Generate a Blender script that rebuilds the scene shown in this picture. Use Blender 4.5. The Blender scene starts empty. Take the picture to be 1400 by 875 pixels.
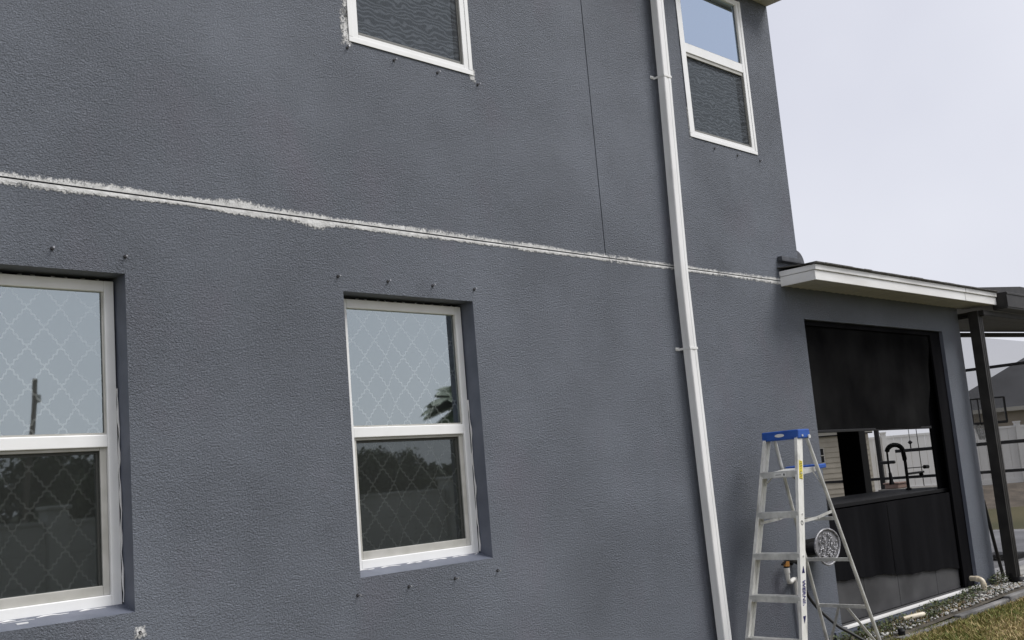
import bpy, bmesh, math, random
import numpy as np
from mathutils import Vector, Matrix
rnd = random.Random(7)
nrg = np.random.RandomState(11)
S = bpy.context.scene
COL = S.collection
R = math.radians

# ------------------------------------------------------------------ camera
CAM_F, YAW, PITCH, ROLL = 1471.535, R(45.2305), R(8.5317), R(-4.7831)
fw = Vector((math.sin(YAW)*math.cos(PITCH), math.cos(YAW)*math.cos(PITCH), math.sin(PITCH)))
rt = Vector((math.cos(YAW), -math.sin(YAW), 0)); up = rt.cross(fw)
r2 = math.cos(ROLL)*rt + math.sin(ROLL)*up; u2 = -math.sin(ROLL)*rt + math.cos(ROLL)*up
cam = bpy.data.cameras.new('camera'); co = bpy.data.objects.new('camera', cam); COL.objects.link(co)
m = Matrix((r2, u2, -fw)).transposed().to_4x4(); m.translation = Vector((0, -4.9656, 1.6197)); co.matrix_world = m
cam.sensor_width = 36; cam.lens = 36*CAM_F/1400; cam.clip_start = 0.05; cam.clip_end = 3000
S.camera = co

# ------------------------------------------------------------------ world, sun, exposure
SUN_DIR = Vector((0.55, -0.68, 1.15)).normalized()          # towards the sun
W = bpy.data.worlds.new('World'); S.world = W; W.use_nodes = True
nt = W.node_tree; N = nt.nodes; L = nt.links
bg = N['Background']; bg.inputs['Strength'].default_value = 0.1
sky = N.new('ShaderNodeTexSky'); sky.sky_type = 'NISHITA'; sky.sun_disc = False
sky.sun_elevation = math.asin(SUN_DIR.z); sky.sun_rotation = math.atan2(SUN_DIR.x, SUN_DIR.y)
sky.air_density = 1.0; sky.dust_density = 3.0
tc = N.new('ShaderNodeTexCoord'); nz = N.new('ShaderNodeTexNoise'); nz.inputs['Scale'].default_value = 2.3; nz.inputs['Detail'].default_value = 4
cr = N.new('ShaderNodeValToRGB'); cr.color_ramp.elements[0].position = 0.3; cr.color_ramp.elements[1].position = 0.75
cr.color_ramp.elements[0].color = (4.18, 4.27, 4.87, 1); cr.color_ramp.elements[1].color = (5.15, 5.22, 5.70, 1)
mx = N.new('ShaderNodeMixRGB'); mx.inputs[0].default_value = 0.94
L.new(tc.outputs['Generated'], nz.inputs['Vector']); sep = N.new('ShaderNodeSeparateXYZ'); L.new(tc.outputs['Generated'], sep.inputs[0])
hz_ = N.new('ShaderNodeMapRange'); hz_.inputs[1].default_value = .05; hz_.inputs[2].default_value = .55; hz_.inputs[3].default_value = .26; hz_.inputs[4].default_value = -.12; L.new(sep.outputs[2], hz_.inputs[0])
sm = N.new('ShaderNodeMath'); sm.operation = 'ADD'; L.new(nz.outputs['Fac'], sm.inputs[0]); L.new(hz_.outputs[0], sm.inputs[1]); L.new(sm.outputs[0], cr.inputs[0])
L.new(sky.outputs[0], mx.inputs[1]); L.new(cr.outputs[0], mx.inputs[2]); L.new(mx.outputs[0], bg.inputs['Color'])
sl = bpy.data.lights.new('sun', 'SUN'); so = bpy.data.objects.new('sun', sl); COL.objects.link(so)
sl.energy = 1.9; sl.angle = R(27); sl.color = (1.0, 0.975, 0.94)
so.rotation_euler = SUN_DIR.to_track_quat('Z', 'Y').to_euler(); so.location = (0, -10, 20)
S.view_settings.view_transform = 'Standard'; S.view_settings.look = 'None'; S.view_settings.exposure = 0.66; S.view_settings.gamma = 1
S.cycles.max_bounces = 10; S.cycles.transparent_max_bounces = 24

# ------------------------------------------------------------------ material helpers
class Mat:
    def __init__(s, name, col=(.5, .5, .5), rough=.6, metal=0, spec=.5):
        s.m = bpy.data.materials.new(name); s.m.use_nodes = True
        s.t = s.m.node_tree; s.n = s.t.nodes; s.b = s.n['Principled BSDF']; s.out = s.n['Material Output']
        s.b.inputs['Base Color'].default_value = (*col, 1); s.b.inputs['Roughness'].default_value = rough
        s.b.inputs['Metallic'].default_value = metal; s.b.inputs['Specular IOR Level'].default_value = spec
        s._tc = None
    def nd(s, t, **k):
        n = s.n.new('ShaderNode'+t)
        for a, v in k.items():
            if a in n.inputs.keys(): n.inputs[a].default_value = v
            else: setattr(n, a, v)
        return n
    def ln(s, a, b): s.t.links.new(a, b)
    def coord(s, scale=(1, 1, 1), which='Object'):
        if s._tc is None: s._tc = s.nd('TexCoord')
        mp = s.nd('Mapping'); mp.inputs['Scale'].default_value = scale; s.ln(s._tc.outputs[which], mp.inputs['Vector']); return mp.outputs[0]
    def noise(s, scale, detail=2, stretch=(1, 1, 1), rough=.5, dist=0):
        n = s.nd('TexNoise', Scale=scale, Detail=detail, Roughness=rough, Distortion=dist); s.ln(s.coord(stretch), n.inputs['Vector']); return n.outputs['Fac']
    def ramp(s, fac, stops, interp='LINEAR'):
        r = s.nd('ValToRGB'); e = r.color_ramp.elements; r.color_ramp.interpolation = interp
        while len(e) < len(stops): e.new(.5)
        for q, (p, c) in zip(e, stops):
            q.position = p; q.color = (*c, 1) if len(c) == 3 else c
        s.ln(fac, r.inputs[0]); return r.outputs[0]
    def mix(s, fac, a, b, mode='MIX'):
        n = s.nd('MixRGB', blend_type=mode)
        for i, v in ((0, fac), (1, a), (2, b)):
            if hasattr(v, 'node'): s.ln(v, n.inputs[i])
            elif isinstance(v, (int, float)): n.inputs[i].default_value = v
            else: n.inputs[i].default_value = (*v, 1)
        return n.outputs[0]
    def math(s, op, a, b=0.0, c=None):
        n = s.nd('Math', operation=op)
        for i, v in enumerate((a, b) if c is None else (a, b, c)):
            if hasattr(v, 'node'): s.ln(v, n.inputs[i])
            else: n.inputs[i].default_value = v
        return n.outputs[0]
    def color(s, sock): s.ln(sock, s.b.inputs['Base Color']); return s
    def bump(s, h, strength=.3, dist=.01):
        n = s.nd('Bump', Strength=strength, Distance=dist); s.ln(h, n.inputs['Height']); s.ln(n.outputs[0], s.b.inputs['Normal']); s.bumpn = n; return s
    def vary(s, c0, c1, scale, detail=3, stretch=(1, 1, 1), lo=.3, hi=.7):
        return s.color(s.ramp(s.noise(scale, detail, stretch), [(lo, c0), (hi, c1)]))
    def alpha(s, fac, invert=False):      # mixes the surface with transparency
        tr = s.nd('BsdfTransparent'); mxs = s.nd('MixShader')
        if hasattr(fac, 'node'): s.ln(fac, mxs.inputs[0])
        else: mxs.inputs[0].default_value = fac
        s.ln(tr.outputs[0], mxs.inputs[1]); s.ln(s.b.outputs[0], mxs.inputs[2]); s.ln(mxs.outputs[0], s.out.inputs[0]); s.mixs = mxs; return s

def stucco(name, base, bump=.95):
    M = Mat(name, base, .62, 0, .32)
    big = M.noise(.7, 5, (1, 1, .8), .6); pat = M.noise(1.7, 3, (1, 1, .6))
    drip = M.noise(3.1, 7, (1.1, 1, .75), .68, .6)
    c = M.ramp(big, [(.3, tuple(v*.84 for v in base)), (.7, tuple(v*1.13 for v in base))])
    ros = tuple((base[0]*1.16, base[1]*.93, base[2]*.98))
    c = M.mix(M.ramp(pat, [(.56, (0, 0, 0)), (.78, (.42, .42, .42))]), c, ros)
    c = M.mix(M.ramp(drip, [(.54, (0, 0, 0)), (.80, (.32, .32, .32))]), c, tuple(v*.70 for v in base))
    runs = M.noise(5.5, 4, (1.3, 1, .10)); c = M.mix(M.ramp(runs, [(.60, (0, 0, 0)), (.85, (.30, .30, .30))]), c, tuple(v*.75 for v in base))
    fine = M.noise(150, 2)
    c = M.mix(.7, c, M.mix(1.0, c, M.ramp(fine, [(.3, (.68, .68, .68)), (.7, (1.34, 1.34, 1.34))]), 'MULTIPLY'))
    M.color(c)
    a = M.noise(84, 3, (1, 1, 1.35), .62, .6); b = M.noise(24, 4, (1, 1, 1.25), .6, .5); d = M.noise(210, 2)
    a2 = M.ramp(a, [(.34, (0, 0, 0)), (.66, (1, 1, 1))])
    h = M.math('ADD', M.math('MULTIPLY', a2, .52), M.math('ADD', M.math('MULTIPLY', b, .5), M.math('MULTIPLY', d, .18)))
    h = M.math('MULTIPLY', h, M.ramp(M.noise(1.1, 3, (1, 1, 1), .6), [(.3, (.45, .45, .45)), (.7, (1.25, 1.25, 1.25))]))
    M.bump(h, bump, .013)
    return M

BASE = (.143, .158, .187)
M_stucco = stucco('stucco_paint', BASE)
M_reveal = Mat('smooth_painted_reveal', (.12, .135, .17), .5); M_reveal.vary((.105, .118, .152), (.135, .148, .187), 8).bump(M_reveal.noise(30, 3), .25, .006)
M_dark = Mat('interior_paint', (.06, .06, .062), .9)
M_void = Mat('joint_shadow_backing', (.012, .012, .013), .9)
M_white = Mat('white_aluminium', (.80, .80, .785), .42); M_white.vary((.74, .74, .72), (.83, .83, .82), 7, 4)
M_spout = Mat('painted_downspout', (.84, .84, .83), .38); M_spout.vary((.70, .70, .685), (.86, .86, .855), 6, 5, (1.5, 1.5, .35), .22, .5)
M_vinyl = Mat('window_frame_white', (.86, .865, .86), .35); M_vinyl.vary((.79, .79, .775), (.88, .885, .88), 5, 4, (1, 1, 1), .2, .5)
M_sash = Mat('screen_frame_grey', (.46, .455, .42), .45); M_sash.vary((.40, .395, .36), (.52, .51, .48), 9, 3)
M_track = Mat('window_track_shadowed', (.16, .16, .15), .6)  # dark grey, the shade in the window tracks put into the colour
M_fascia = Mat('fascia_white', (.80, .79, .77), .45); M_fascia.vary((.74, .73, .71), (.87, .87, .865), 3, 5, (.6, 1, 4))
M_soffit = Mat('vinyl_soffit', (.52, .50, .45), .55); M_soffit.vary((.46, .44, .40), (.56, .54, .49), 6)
M_shingle = Mat('shingle_edge', (.10, .095, .09), .9); M_shingle.vary((.05, .05, .05), (.17, .16, .15), 40, 4)
M_flash = Mat('dark_flashing', (.045, .05, .06), .45); M_flash.vary((.03, .034, .042), (.075, .08, .09), 12)
M_bronze = Mat('dark_bronze_aluminium', (.022, .021, .02), .5, 0, .3); M_bronze.vary((.014, .0135, .013), (.034, .032, .03), 6, 4)
M_black = Mat('black_powder_coat', (.008, .008, .009), .5, 0, .25)
M_blackfab = Mat('black_mesh_fabric', (.006, .006, .007), .9, 0, .06); M_blackfab.vary((.003, .003, .004), (.009, .009, .0105), 3, 4, (1.5, 1, .3))
M_shade = Mat('roller_shade_fabric', (.01, .01, .01), .9, 0, .03); M_shade.vary((.0025, .0025, .003), (.013, .013, .0132), 1.9, 6, (1.2, 1, .9))
M_counter = Mat('dark_countertop', (.012, .012, .013), .7, 0, .1)
M_greypanel = Mat('grey_base_panel', (.05, .05, .053), .6); M_greypanel.vary((.026, .026, .028), (.066, .066, .069), 3.2, 6)
M_conc = Mat('concrete', (.34, .335, .32), .85); M_conc.vary((.22, .22, .21), (.42, .41, .39), 5, 5).bump(M_conc.noise(60, 4), .4, .004)
M_edge = Mat('edging_concrete', (.12, .12, .12), .85); M_edge.vary((.045, .045, .045), (.26, .255, .25), 3.3, 5).bump(M_edge.noise(40, 4), .5, .006)
M_deck = Mat('pool_deck_paint', (.30, .30, .31), .7); M_deck.vary((.22, .22, .23), (.36, .36, .37), 1.6, 5)
M_galv = Mat('galvanised_steel', (.38, .38, .40), .4, .6)
M_hole = Mat('dark_stud_collar', (.018, .017, .02), .8)  # near-black disc for the dark hole round each stud
M_caulk_solid = Mat('white_caulk', (.76, .76, .75), .5)

# caulk smeared over stucco: ragged edge cut by noise, 'edge' runs 0 (joint) to 1 (limit)
def caulk_mat(name, stretch):
    M = Mat(name, (.74, .74, .725), .6); M.vary((.50, .50, .49), (.80, .80, .79), 20, 5)
    at = M.nd('Attribute', attribute_name='edge')
    n1 = M.noise(80, 5, stretch, .7, .4); n2 = M.noise(22, 3, (1, 1, 1))
    v = M.math('ADD', at.outputs['Fac'], M.math('ADD', M.math('MULTIPLY', M.math('SUBTRACT', n1, .5), 2.6), M.math('MULTIPLY', M.math('SUBTRACT', n2, .5), 1.0)))
    a = M.ramp(v, [(.34, (1, 1, 1)), (.58, (.60, .60, .60)), (.86, (0, 0, 0))])
    M.bump(n1, .8, .010); M.alpha(a); return M
M_caulk = caulk_mat('caulk_smear', (1.0, 1, .85))
M_caulk_v = caulk_mat('caulk_smear_upright', (.8, 1, .8))

def glass(name, tint, base, tr=.90):
    M = Mat(name); fr = M.nd('Fresnel', IOR=1.55)
    f = M.math('ADD', M.math('MULTIPLY', fr.outputs[0], 1.1), base); f = M.math('MINIMUM', f, .92)
    t = M.nd('BsdfTransparent', Color=(tr, tr*1.02, tr, 1)); g = M.nd('BsdfGlossy', Color=(*tint, 1), Roughness=0.016)
    h = M.noise(1.6, 2); bp = M.nd('Bump', Strength=.028, Distance=.02); M.ln(h, bp.inputs['Height']); M.ln(bp.outputs[0], g.inputs['Normal'])
    mxs = M.nd('MixShader'); M.ln(f, mxs.inputs[0]); M.ln(t.outputs[0], mxs.inputs[1]); M.ln(g.outputs[0], mxs.inputs[2]); M.ln(mxs.outputs[0], M.out.inputs[0]); return M
M_glass = glass('window_glass', (.86, .965, .99), .36)
M_glass_blue = glass('window_glass_blue', (.70, .83, 1.0), .56)

def screen(name, col, cover, moire=0):
    M = Mat(name, col, .8, 0, .1)
    if moire:
        w = M.nd('TexWave', Scale=8.5, Distortion=10.0, Detail=1.0); w.bands_direction = 'Z'; w.inputs['Detail Scale'].default_value = 1.6
        M.ln(M.coord((.75, 1, 1.25)), w.inputs['Vector'])
        M.color(M.ramp(w.outputs['Fac'], [(.35, col), (1.0, tuple(min(1, v*moire) for v in col))]))
    M.alpha(cover); return M
M_screen_low = screen('insect_screen', (.035, .038, .035), .47)
M_screen_up = screen('insect_screen_moire', (.054, .060, .068), .66, 2.3)  # moire of mesh and its reflection painted in as wavy bands
M_screen_cage = screen('pool_cage_screen', (.02, .02, .02), .22); M_screen_near = screen('pool_cage_screen_near', (.02, .02, .02), .36)

# sheer lattice curtain
def curtain_mat():
    M = Mat('sheer_lattice_curtain', (.7, .7, .7), .8, 0, .1)
    sp = M.nd('SeparateXYZ'); M.ln(M.coord(), sp.inputs[0])
    u = M.math('DIVIDE', sp.outputs[0], .152); v = M.math('DIVIDE', sp.outputs[2], .192)
    p = M.math('ADD', u, v); q = M.math('SUBTRACT', u, v)
    def line(a, b):
        w = M.math('MULTIPLY', M.math('SINE', M.math('MULTIPLY', b, 6.2832*4)), .027)
        d = M.math('ABSOLUTE', M.math('SUBTRACT', M.math('FRACT', M.math('ADD', a, w)), .5))
        return d
    d = M.math('MINIMUM', line(p, q), line(q, p))
    ln_ = M.ramp(d, [(.032, (1, 1, 1)), (.056, (0, 0, 0))])
    M.color(M.mix(ln_, (.46, .47, .48), (.86, .86, .85)))
    vz = M.ramp(M.noise(2.6, 3), [(.30, (.55, .55, .55)), (.58, (1, 1, 1))]); a = M.math('ADD', M.math('MULTIPLY', M.math('MULTIPLY', ln_, .72), vz), .28)
    tl = M.nd('BsdfTranslucent', Color=(.6, .6, .6, 1))
    M.alpha(a); return M
M_curtain = curtain_mat()

# ------------------------------------------------------------------ mesh helpers
ORG = {}
class MB:
    def __init__(s): s.v = []; s.f = []; s.mi = []; s.sm = []
    def add(s, vs, fs, mi=0, smooth=False):
        o = len(s.v); s.v += [tuple(p) for p in vs]
        for f in fs: s.f.append([o+i for i in f]); s.mi.append(mi); s.sm.append(smooth)
    def box(s, x0, x1, y0, y1, z0, z1, mi=0):
        s.add([(x0, y0, z0), (x1, y0, z0), (x1, y1, z0), (x0, y1, z0), (x0, y0, z1), (x1, y0, z1), (x1, y1, z1), (x0, y1, z1)],
              [(0, 3, 2, 1), (4, 5, 6, 7), (0, 1, 5, 4), (1, 2, 6, 5), (2, 3, 7, 6), (3, 0, 4, 7)], mi); return s
    def beam(s, a, b, w, h, side=(0, 1, 0), mi=0):      # bar from a to b, w along 'side', h across
        a = Vector(a); b = Vector(b); d = (b-a).normalized(); sd = Vector(side); sd = (sd-d*sd.dot(d)).normalized(); n = d.cross(sd)
        vs = []
        for p in (a, b):
            for i, j in ((-1, -1), (1, -1), (1, 1), (-1, 1)): vs.append(p+sd*(i*w/2)+n*(j*h/2))
        s.add(vs, [(0, 1, 2, 3), (7, 6, 5, 4), (0, 4, 5, 1), (1, 5, 6, 2), (2, 6, 7, 3), (3, 7, 4, 0)], mi); return s
    def tube(s, pts, r, seg=10, mi=0, cap=True, sx=1.0):
        pts = [Vector(p) for p in pts]; n = len(pts); rs = r if isinstance(r, (list, tuple)) else [r]*n
        t0 = (pts[1]-pts[0]).normalized(); ref = Vector((0, 0, 1)) if abs(t0.z) < .9 else Vector((1, 0, 0)); sd = t0.cross(ref).normalized()
        vs = []; fs = []
        for i, p in enumerate(pts):
            t = (pts[min(i+1, n-1)]-pts[max(i-1, 0)]).normalized(); sd = (sd-t*sd.dot(t)).normalized(); nn = t.cross(sd)
            for k in range(seg):
                a = 2*math.pi*k/seg; vs.append(p+sd*(math.cos(a)*rs[i]*sx)+nn*(math.sin(a)*rs[i]))
        for i in range(n-1):
            for k in range(seg): fs.append((i*seg+k, i*seg+(k+1) % seg, (i+1)*seg+(k+1) % seg, (i+1)*seg+k))
        s.add(vs, fs, mi, True)
        if cap: s.add(vs[:seg], [tuple(reversed(range(seg)))], mi); s.add(vs[-seg:], [tuple(range(seg))], mi)
        return s
    def quad(s, a, b, c, d, mi=0): s.add([a, b, c, d], [(0, 1, 2, 3)], mi); return s
    def build(s, name, mats, parent=None, bevel=0, org=None, loc=None):
        o = Vector(org) if org is not None else Vector(ORG.get(parent.name, (0, 0, 0)) if parent else (0, 0, 0))
        me = bpy.data.meshes.new(name); me.from_pydata([Vector(p)-o for p in s.v], [], s.f)
        for mt in (mats if isinstance(mats, (list, tuple)) else [mats]): me.materials.append(mt.m)
        me.polygons.foreach_set('material_index', s.mi); me.polygons.foreach_set('use_smooth', s.sm); me.update()
        ob = bpy.data.objects.new(name, me); COL.objects.link(ob)
        if parent: ob.parent = parent
        ORG[ob.name] = tuple(o)
        if loc is not None: ob.location = loc
        if bevel:
            bv = ob.modifiers.new('bevel', 'BEVEL'); bv.width = bevel; bv.segments = 2; bv.limit_method = 'ANGLE'; bv.angle_limit = R(40)
        return ob

def tag(o, label=None, cat=None, group=None, kind=None):
    if label: o['label'] = label
    if cat: o['category'] = cat
    if group: o['group'] = group
    if kind: o['kind'] = kind
    return o
def thing(name, loc, label, cat, group=None):
    o = bpy.data.objects.new(name, None); COL.objects.link(o); o.location = loc; o.empty_display_size = .1
    ORG[o.name] = tuple(loc); return tag(o, label, cat, group)
def copy_obj(o, parent, loc=None, rot=None, scale=None):
    c = o.copy(); COL.objects.link(c); c.parent = parent
    if loc is not None: c.location = loc
    if rot is not None: c.rotation_euler = rot
    if scale is not None: c.scale = scale
    return c
def np_mesh(name, V, F, mats, parent=None, mi=None, smooth=False, colors=None):
    me = bpy.data.meshes.new(name); nv, nf, k = len(V), len(F), F.shape[1]
    me.vertices.add(nv); me.vertices.foreach_set('co', V.astype(np.float32).ravel())
    me.loops.add(nf*k); me.loops.foreach_set('vertex_index', F.astype(np.int32).ravel())
    me.polygons.add(nf); me.polygons.foreach_set('loop_start', np.arange(nf, dtype=np.int32)*k)
    me.polygons.foreach_set('loop_total', np.full(nf, k, np.int32))
    for mt in mats: me.materials.append(mt.m)
    if mi is not None: me.polygons.foreach_set('material_index', mi.astype(np.int32))
    if smooth: me.polygons.foreach_set('use_smooth', np.ones(nf, bool))
    if colors is not None:
        ca = me.color_attributes.new('tone', 'FLOAT_COLOR', 'POINT'); ca.data.foreach_set('color', np.c_[colors, np.ones(nv)].astype(np.float32).ravel())
    me.update(calc_edges=True); ob = bpy.data.objects.new(name, me); COL.objects.link(ob)
    if parent: ob.parent = parent
    ORG[ob.name] = ORG.get(parent.name, (0, 0, 0)) if parent else (0, 0, 0)
    return ob

# ------------------------------------------------------------------ ground
Mg = Mat('lawn_soil', (.12, .11, .06), .95)
Mg.color(Mg.mix(Mg.ramp(Mg.noise(.35, 5), [(.35, (0, 0, 0)), (.65, (1, 1, 1))]), (.085, .085, .032), (.14, .12, .055))).bump(Mg.noise(25, 4), .6, .03)
g = MB(); g.quad((-900, -900, 0), (900, -900, 0), (900, 900, 0), (-900, 900, 0))
tag(g.build('ground', Mg), kind='structure')

# ------------------------------------------------------------------ house
house = thing('house', (0, 0, 0), 'two storey blue grey stucco house with a white caulked joint across its wall', 'house')
def wall_sheet(x0, x1, z0, z1, holes, y=0.0):
    xs = sorted({x0, x1} | {h[0] for h in holes} | {h[1] for h in holes}); zs = sorted({z0, z1} | {h[2] for h in holes} | {h[3] for h in holes})
    b = MB()
    for i in range(len(xs)-1):
        for j in range(len(zs)-1):
            cx, cz = (xs[i]+xs[i+1])/2, (zs[j]+zs[j+1])/2
            if any(h[0] < cx < h[1] and h[2] < cz < h[3] for h in holes): continue
            b.quad((xs[i], y, zs[j]), (xs[i+1], y, zs[j]), (xs[i+1], y, zs[j+1]), (xs[i], y, zs[j+1]))
    return b
JZ0, JZ1 = 3.188, 3.194
D = .20; DW = .166
W1 = (1.335, 2.347, 1.166, 2.783); W2 = (3.651, 4.663, 1.166, 2.783); OP = (8.765, 11.690, .13, 2.863)
b = wall_sheet(-3, 12.165, -.1, JZ0, [W1, W2, OP])
b.quad((-3, 0, JZ0), (12.165, 0, JZ0), (12.165, D, JZ0), (-3, D, JZ0))
b.quad((12.165, 0, -.1), (12.165, D, -.1), (12.165, D, JZ0), (12.165, 0, JZ0))
for h in (W1, W2):
    x0, x1, z0, z1 = h
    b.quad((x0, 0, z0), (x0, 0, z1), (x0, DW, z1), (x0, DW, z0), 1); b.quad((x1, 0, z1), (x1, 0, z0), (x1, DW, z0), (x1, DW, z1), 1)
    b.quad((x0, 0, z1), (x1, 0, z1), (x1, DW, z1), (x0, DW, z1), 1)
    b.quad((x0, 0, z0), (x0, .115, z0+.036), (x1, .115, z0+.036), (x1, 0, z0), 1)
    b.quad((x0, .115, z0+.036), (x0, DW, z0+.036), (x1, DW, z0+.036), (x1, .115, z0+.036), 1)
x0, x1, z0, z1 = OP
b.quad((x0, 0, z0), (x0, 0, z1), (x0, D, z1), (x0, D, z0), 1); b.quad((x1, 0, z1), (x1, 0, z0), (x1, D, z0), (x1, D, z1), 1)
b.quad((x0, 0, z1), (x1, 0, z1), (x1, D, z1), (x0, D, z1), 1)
lower = b.build('wall', [M_stucco, M_reveal], house)
CJ0, CJ1 = 6.034, 6.043
U3 = (3.815, 4.812, 4.347, 5.80); U4 = (7.318, 8.288, 4.347, 5.80)
for (xa, xb, hs) in ((-3, CJ0, [U3]), (CJ1, 8.79, [U4])):
    b = wall_sheet(xa, xb, JZ1, 6.1, hs)
    b.quad((xa, 0, JZ1), (xa, D, JZ1), (xb, D, JZ1), (xb, 0, JZ1))
    b.quad((xb, 0, JZ1), (xb, D, JZ1), (xb, D, 6.1), (xb, 0, 6.1)); b.quad((xa, 0, JZ1), (xa, 0, 6.1), (xa, D, 6.1), (xa, D, JZ1))
    for (a0, a1, c0, c1) in hs:
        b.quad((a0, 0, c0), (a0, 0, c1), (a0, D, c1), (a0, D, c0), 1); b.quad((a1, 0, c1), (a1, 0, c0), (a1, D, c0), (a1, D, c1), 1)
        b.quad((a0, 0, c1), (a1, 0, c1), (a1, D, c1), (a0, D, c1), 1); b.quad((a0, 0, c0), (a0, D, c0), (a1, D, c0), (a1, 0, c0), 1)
    b.build('upper_wall', [M_stucco, M_reveal], house)
b = MB(); b.box(-3, 8.78, .03, .06, JZ0-.05, JZ1+.05); b.box(CJ0-.04, CJ1+.04, .03, .06, JZ1+.055, 6.05); b.build('joint_backing', M_void, house)
b = MB(); b.box(8.60, 8.79, D+.002, 9.9, -.1, 6.1); b.box(-3, -2.8, D+.002, 9.9, -.1, 6.1); b.box(-2.8, 8.6, 9.7, 9.9, -.1, 6.1)
b.build('side_and_rear_wall', M_stucco, house)
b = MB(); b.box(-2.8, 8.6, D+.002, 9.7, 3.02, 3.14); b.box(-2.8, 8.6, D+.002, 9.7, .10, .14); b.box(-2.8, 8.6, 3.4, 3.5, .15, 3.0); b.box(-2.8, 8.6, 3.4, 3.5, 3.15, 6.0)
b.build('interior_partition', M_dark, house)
b = MB(); b.box(-3.4, 9.1, D, 10.3, 6.12, 6.3); b.build('roof_deck', M_shingle, house)
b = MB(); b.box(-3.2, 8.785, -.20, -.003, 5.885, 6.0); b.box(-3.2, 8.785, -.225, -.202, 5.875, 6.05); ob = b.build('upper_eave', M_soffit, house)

# caulk strips along the joint
def wob(x, seed, sc):
    return math.sin(x*sc+seed)+.6*math.sin(x*sc*2.3+seed*1.7)+.35*math.sin(x*sc*5.1+seed*2.9)
def strip(name, path_fn, n, mat, parent):
    vs = []; fs = []; at = []
    for i in range(n+1):
        rows = path_fn(i/n)
        for p, e in rows: vs.append(p); at.append(e)
    k = len(rows)
    for i in range(n):
        for j in range(k-1): fs.append((i*k+j, (i+1)*k+j, (i+1)*k+j+1, i*k+j+1))
    me = bpy.data.meshes.new(name); me.from_pydata(vs, [], fs); me.materials.append(mat.m)
    a = me.attributes.new('edge', 'FLOAT', 'POINT'); a.data.foreach_set('value', at)
    ob = bpy.data.objects.new(name, me); COL.objects.link(ob); ob.parent = parent; return ob
def bump1(x, c, w): return math.exp(-((x-c)/w)**2)
def ext_up(x):
    return max(.016, .026+.004*wob(x, 1, 3.1)+.034*bump1(x, 3.0, .16)+.016*bump1(x, 3.32, .15)+.012*bump1(x, 2.2, .2)+.008*bump1(x, 4.6, .6)+.008*bump1(x, 5.3, .25))
def ext_dn(x):
    return max(.018, .033+.004*wob(x, 4, 2.7)+.012*bump1(x, 3.1, .2)+.036*bump1(x, 3.50, .09)+.010*bump1(x, 1.9, .3)-.006*bump1(x, 5.9, .5))
def thin(x): return .12*max(0, min(1, (x-4.6)/1.5))+.17*math.sin(x*7.3)*math.sin(x*3.1+1)+.08*math.sin(x*17.7)-.16*bump1(x, 3.0, .3)
XA, XB = -1.0, 8.44
def up_rows(t):
    x = XA+(XB-XA)*t; h = ext_up(x)*1.0; e = thin(x); return [((x, -.003, JZ1+.001), .02+e), ((x, -.003, JZ1+h*.5), .46+e), ((x, -.002, JZ1+h), 1.0)]
def dn_rows(t):
    x = XA+(XB-XA)*t; h = ext_dn(x)*.92; e = thin(x); return [((x, -.003, JZ0-.001), -.30+e*1.6), ((x, -.004, JZ0-h*.45), .18+e*1.6), ((x, -.002, JZ0-h), 1.0)]
strip('caulk_smear', up_rows, 700, M_caulk, house); strip('caulk_smear', dn_rows, 700, M_caulk, house)
def patch(x0, x1, z0, z1, mat, y=-.003, core=.1):
    def rows(t):
        z = z0+(z1-z0)*t; e = abs(2*t-1)**2
        out = []
        for j in range(7):
            q = j/6; xx = x0+(x1-x0)*q; out.append(((xx, y, z), core+(1-core)*max(e, abs(2*q-1)**1.5)))
        return out
    return strip('caulk_smear', rows, 14, mat, house)
patch(3.74, 3.835, 4.30, 4.56, M_caulk_v, core=.25); patch(3.76, 3.845, 4.42, 4.95, M_caulk_v, core=.3)
patch(4.79, 4.85, 4.29, 4.39, M_caulk_v, core=.15)
patch(7.275, 7.325, 4.31, 4.62, M_caulk_v, core=.3)
patch(2.335, 2.40, 1.04, 1.10, M_caulk_v, core=.33)

# shutter bolts: stud and dark collar
bm = MB(); bm.tube([(0, -.0008, 0), (0, -.004, 0)], .0095, 10, 1); bm.tube([(0, -.003, 0), (0, -.026, .0)], .0034, 8, 0); bm.tube([(0, -.023, 0), (0, -.029, 0)], .0050, 8, 0)
bolts = [(x, z) for x, z in ((1.64, 2.872), (1.995, 2.876), (2.35, 2.869), (3.619, 2.867), (3.981, 2.863), (4.332, 2.862), (4.683, 2.862), (3.624, 1.076), (3.987, 1.078),
         (4.341, 1.082), (4.694, 1.087), (2.367, 1.068), (2.0, 1.07), (3.789, 4.292), (4.147, 4.294), (4.507, 4.29), (4.865, 4.284), (7.629, 4.29), (7.977, 4.283), (8.339, 4.29))]
b0 = None
for x, z in bolts:
    if b0 is None: b0 = bm.build('shutter_bolt', [M_galv, M_hole], house, loc=(x, 0, z))
    else: copy_obj(b0, house, (x, 0, z), (R(rnd.uniform(-7, 7)), 0, R(rnd.uniform(-7, 7))))

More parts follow.
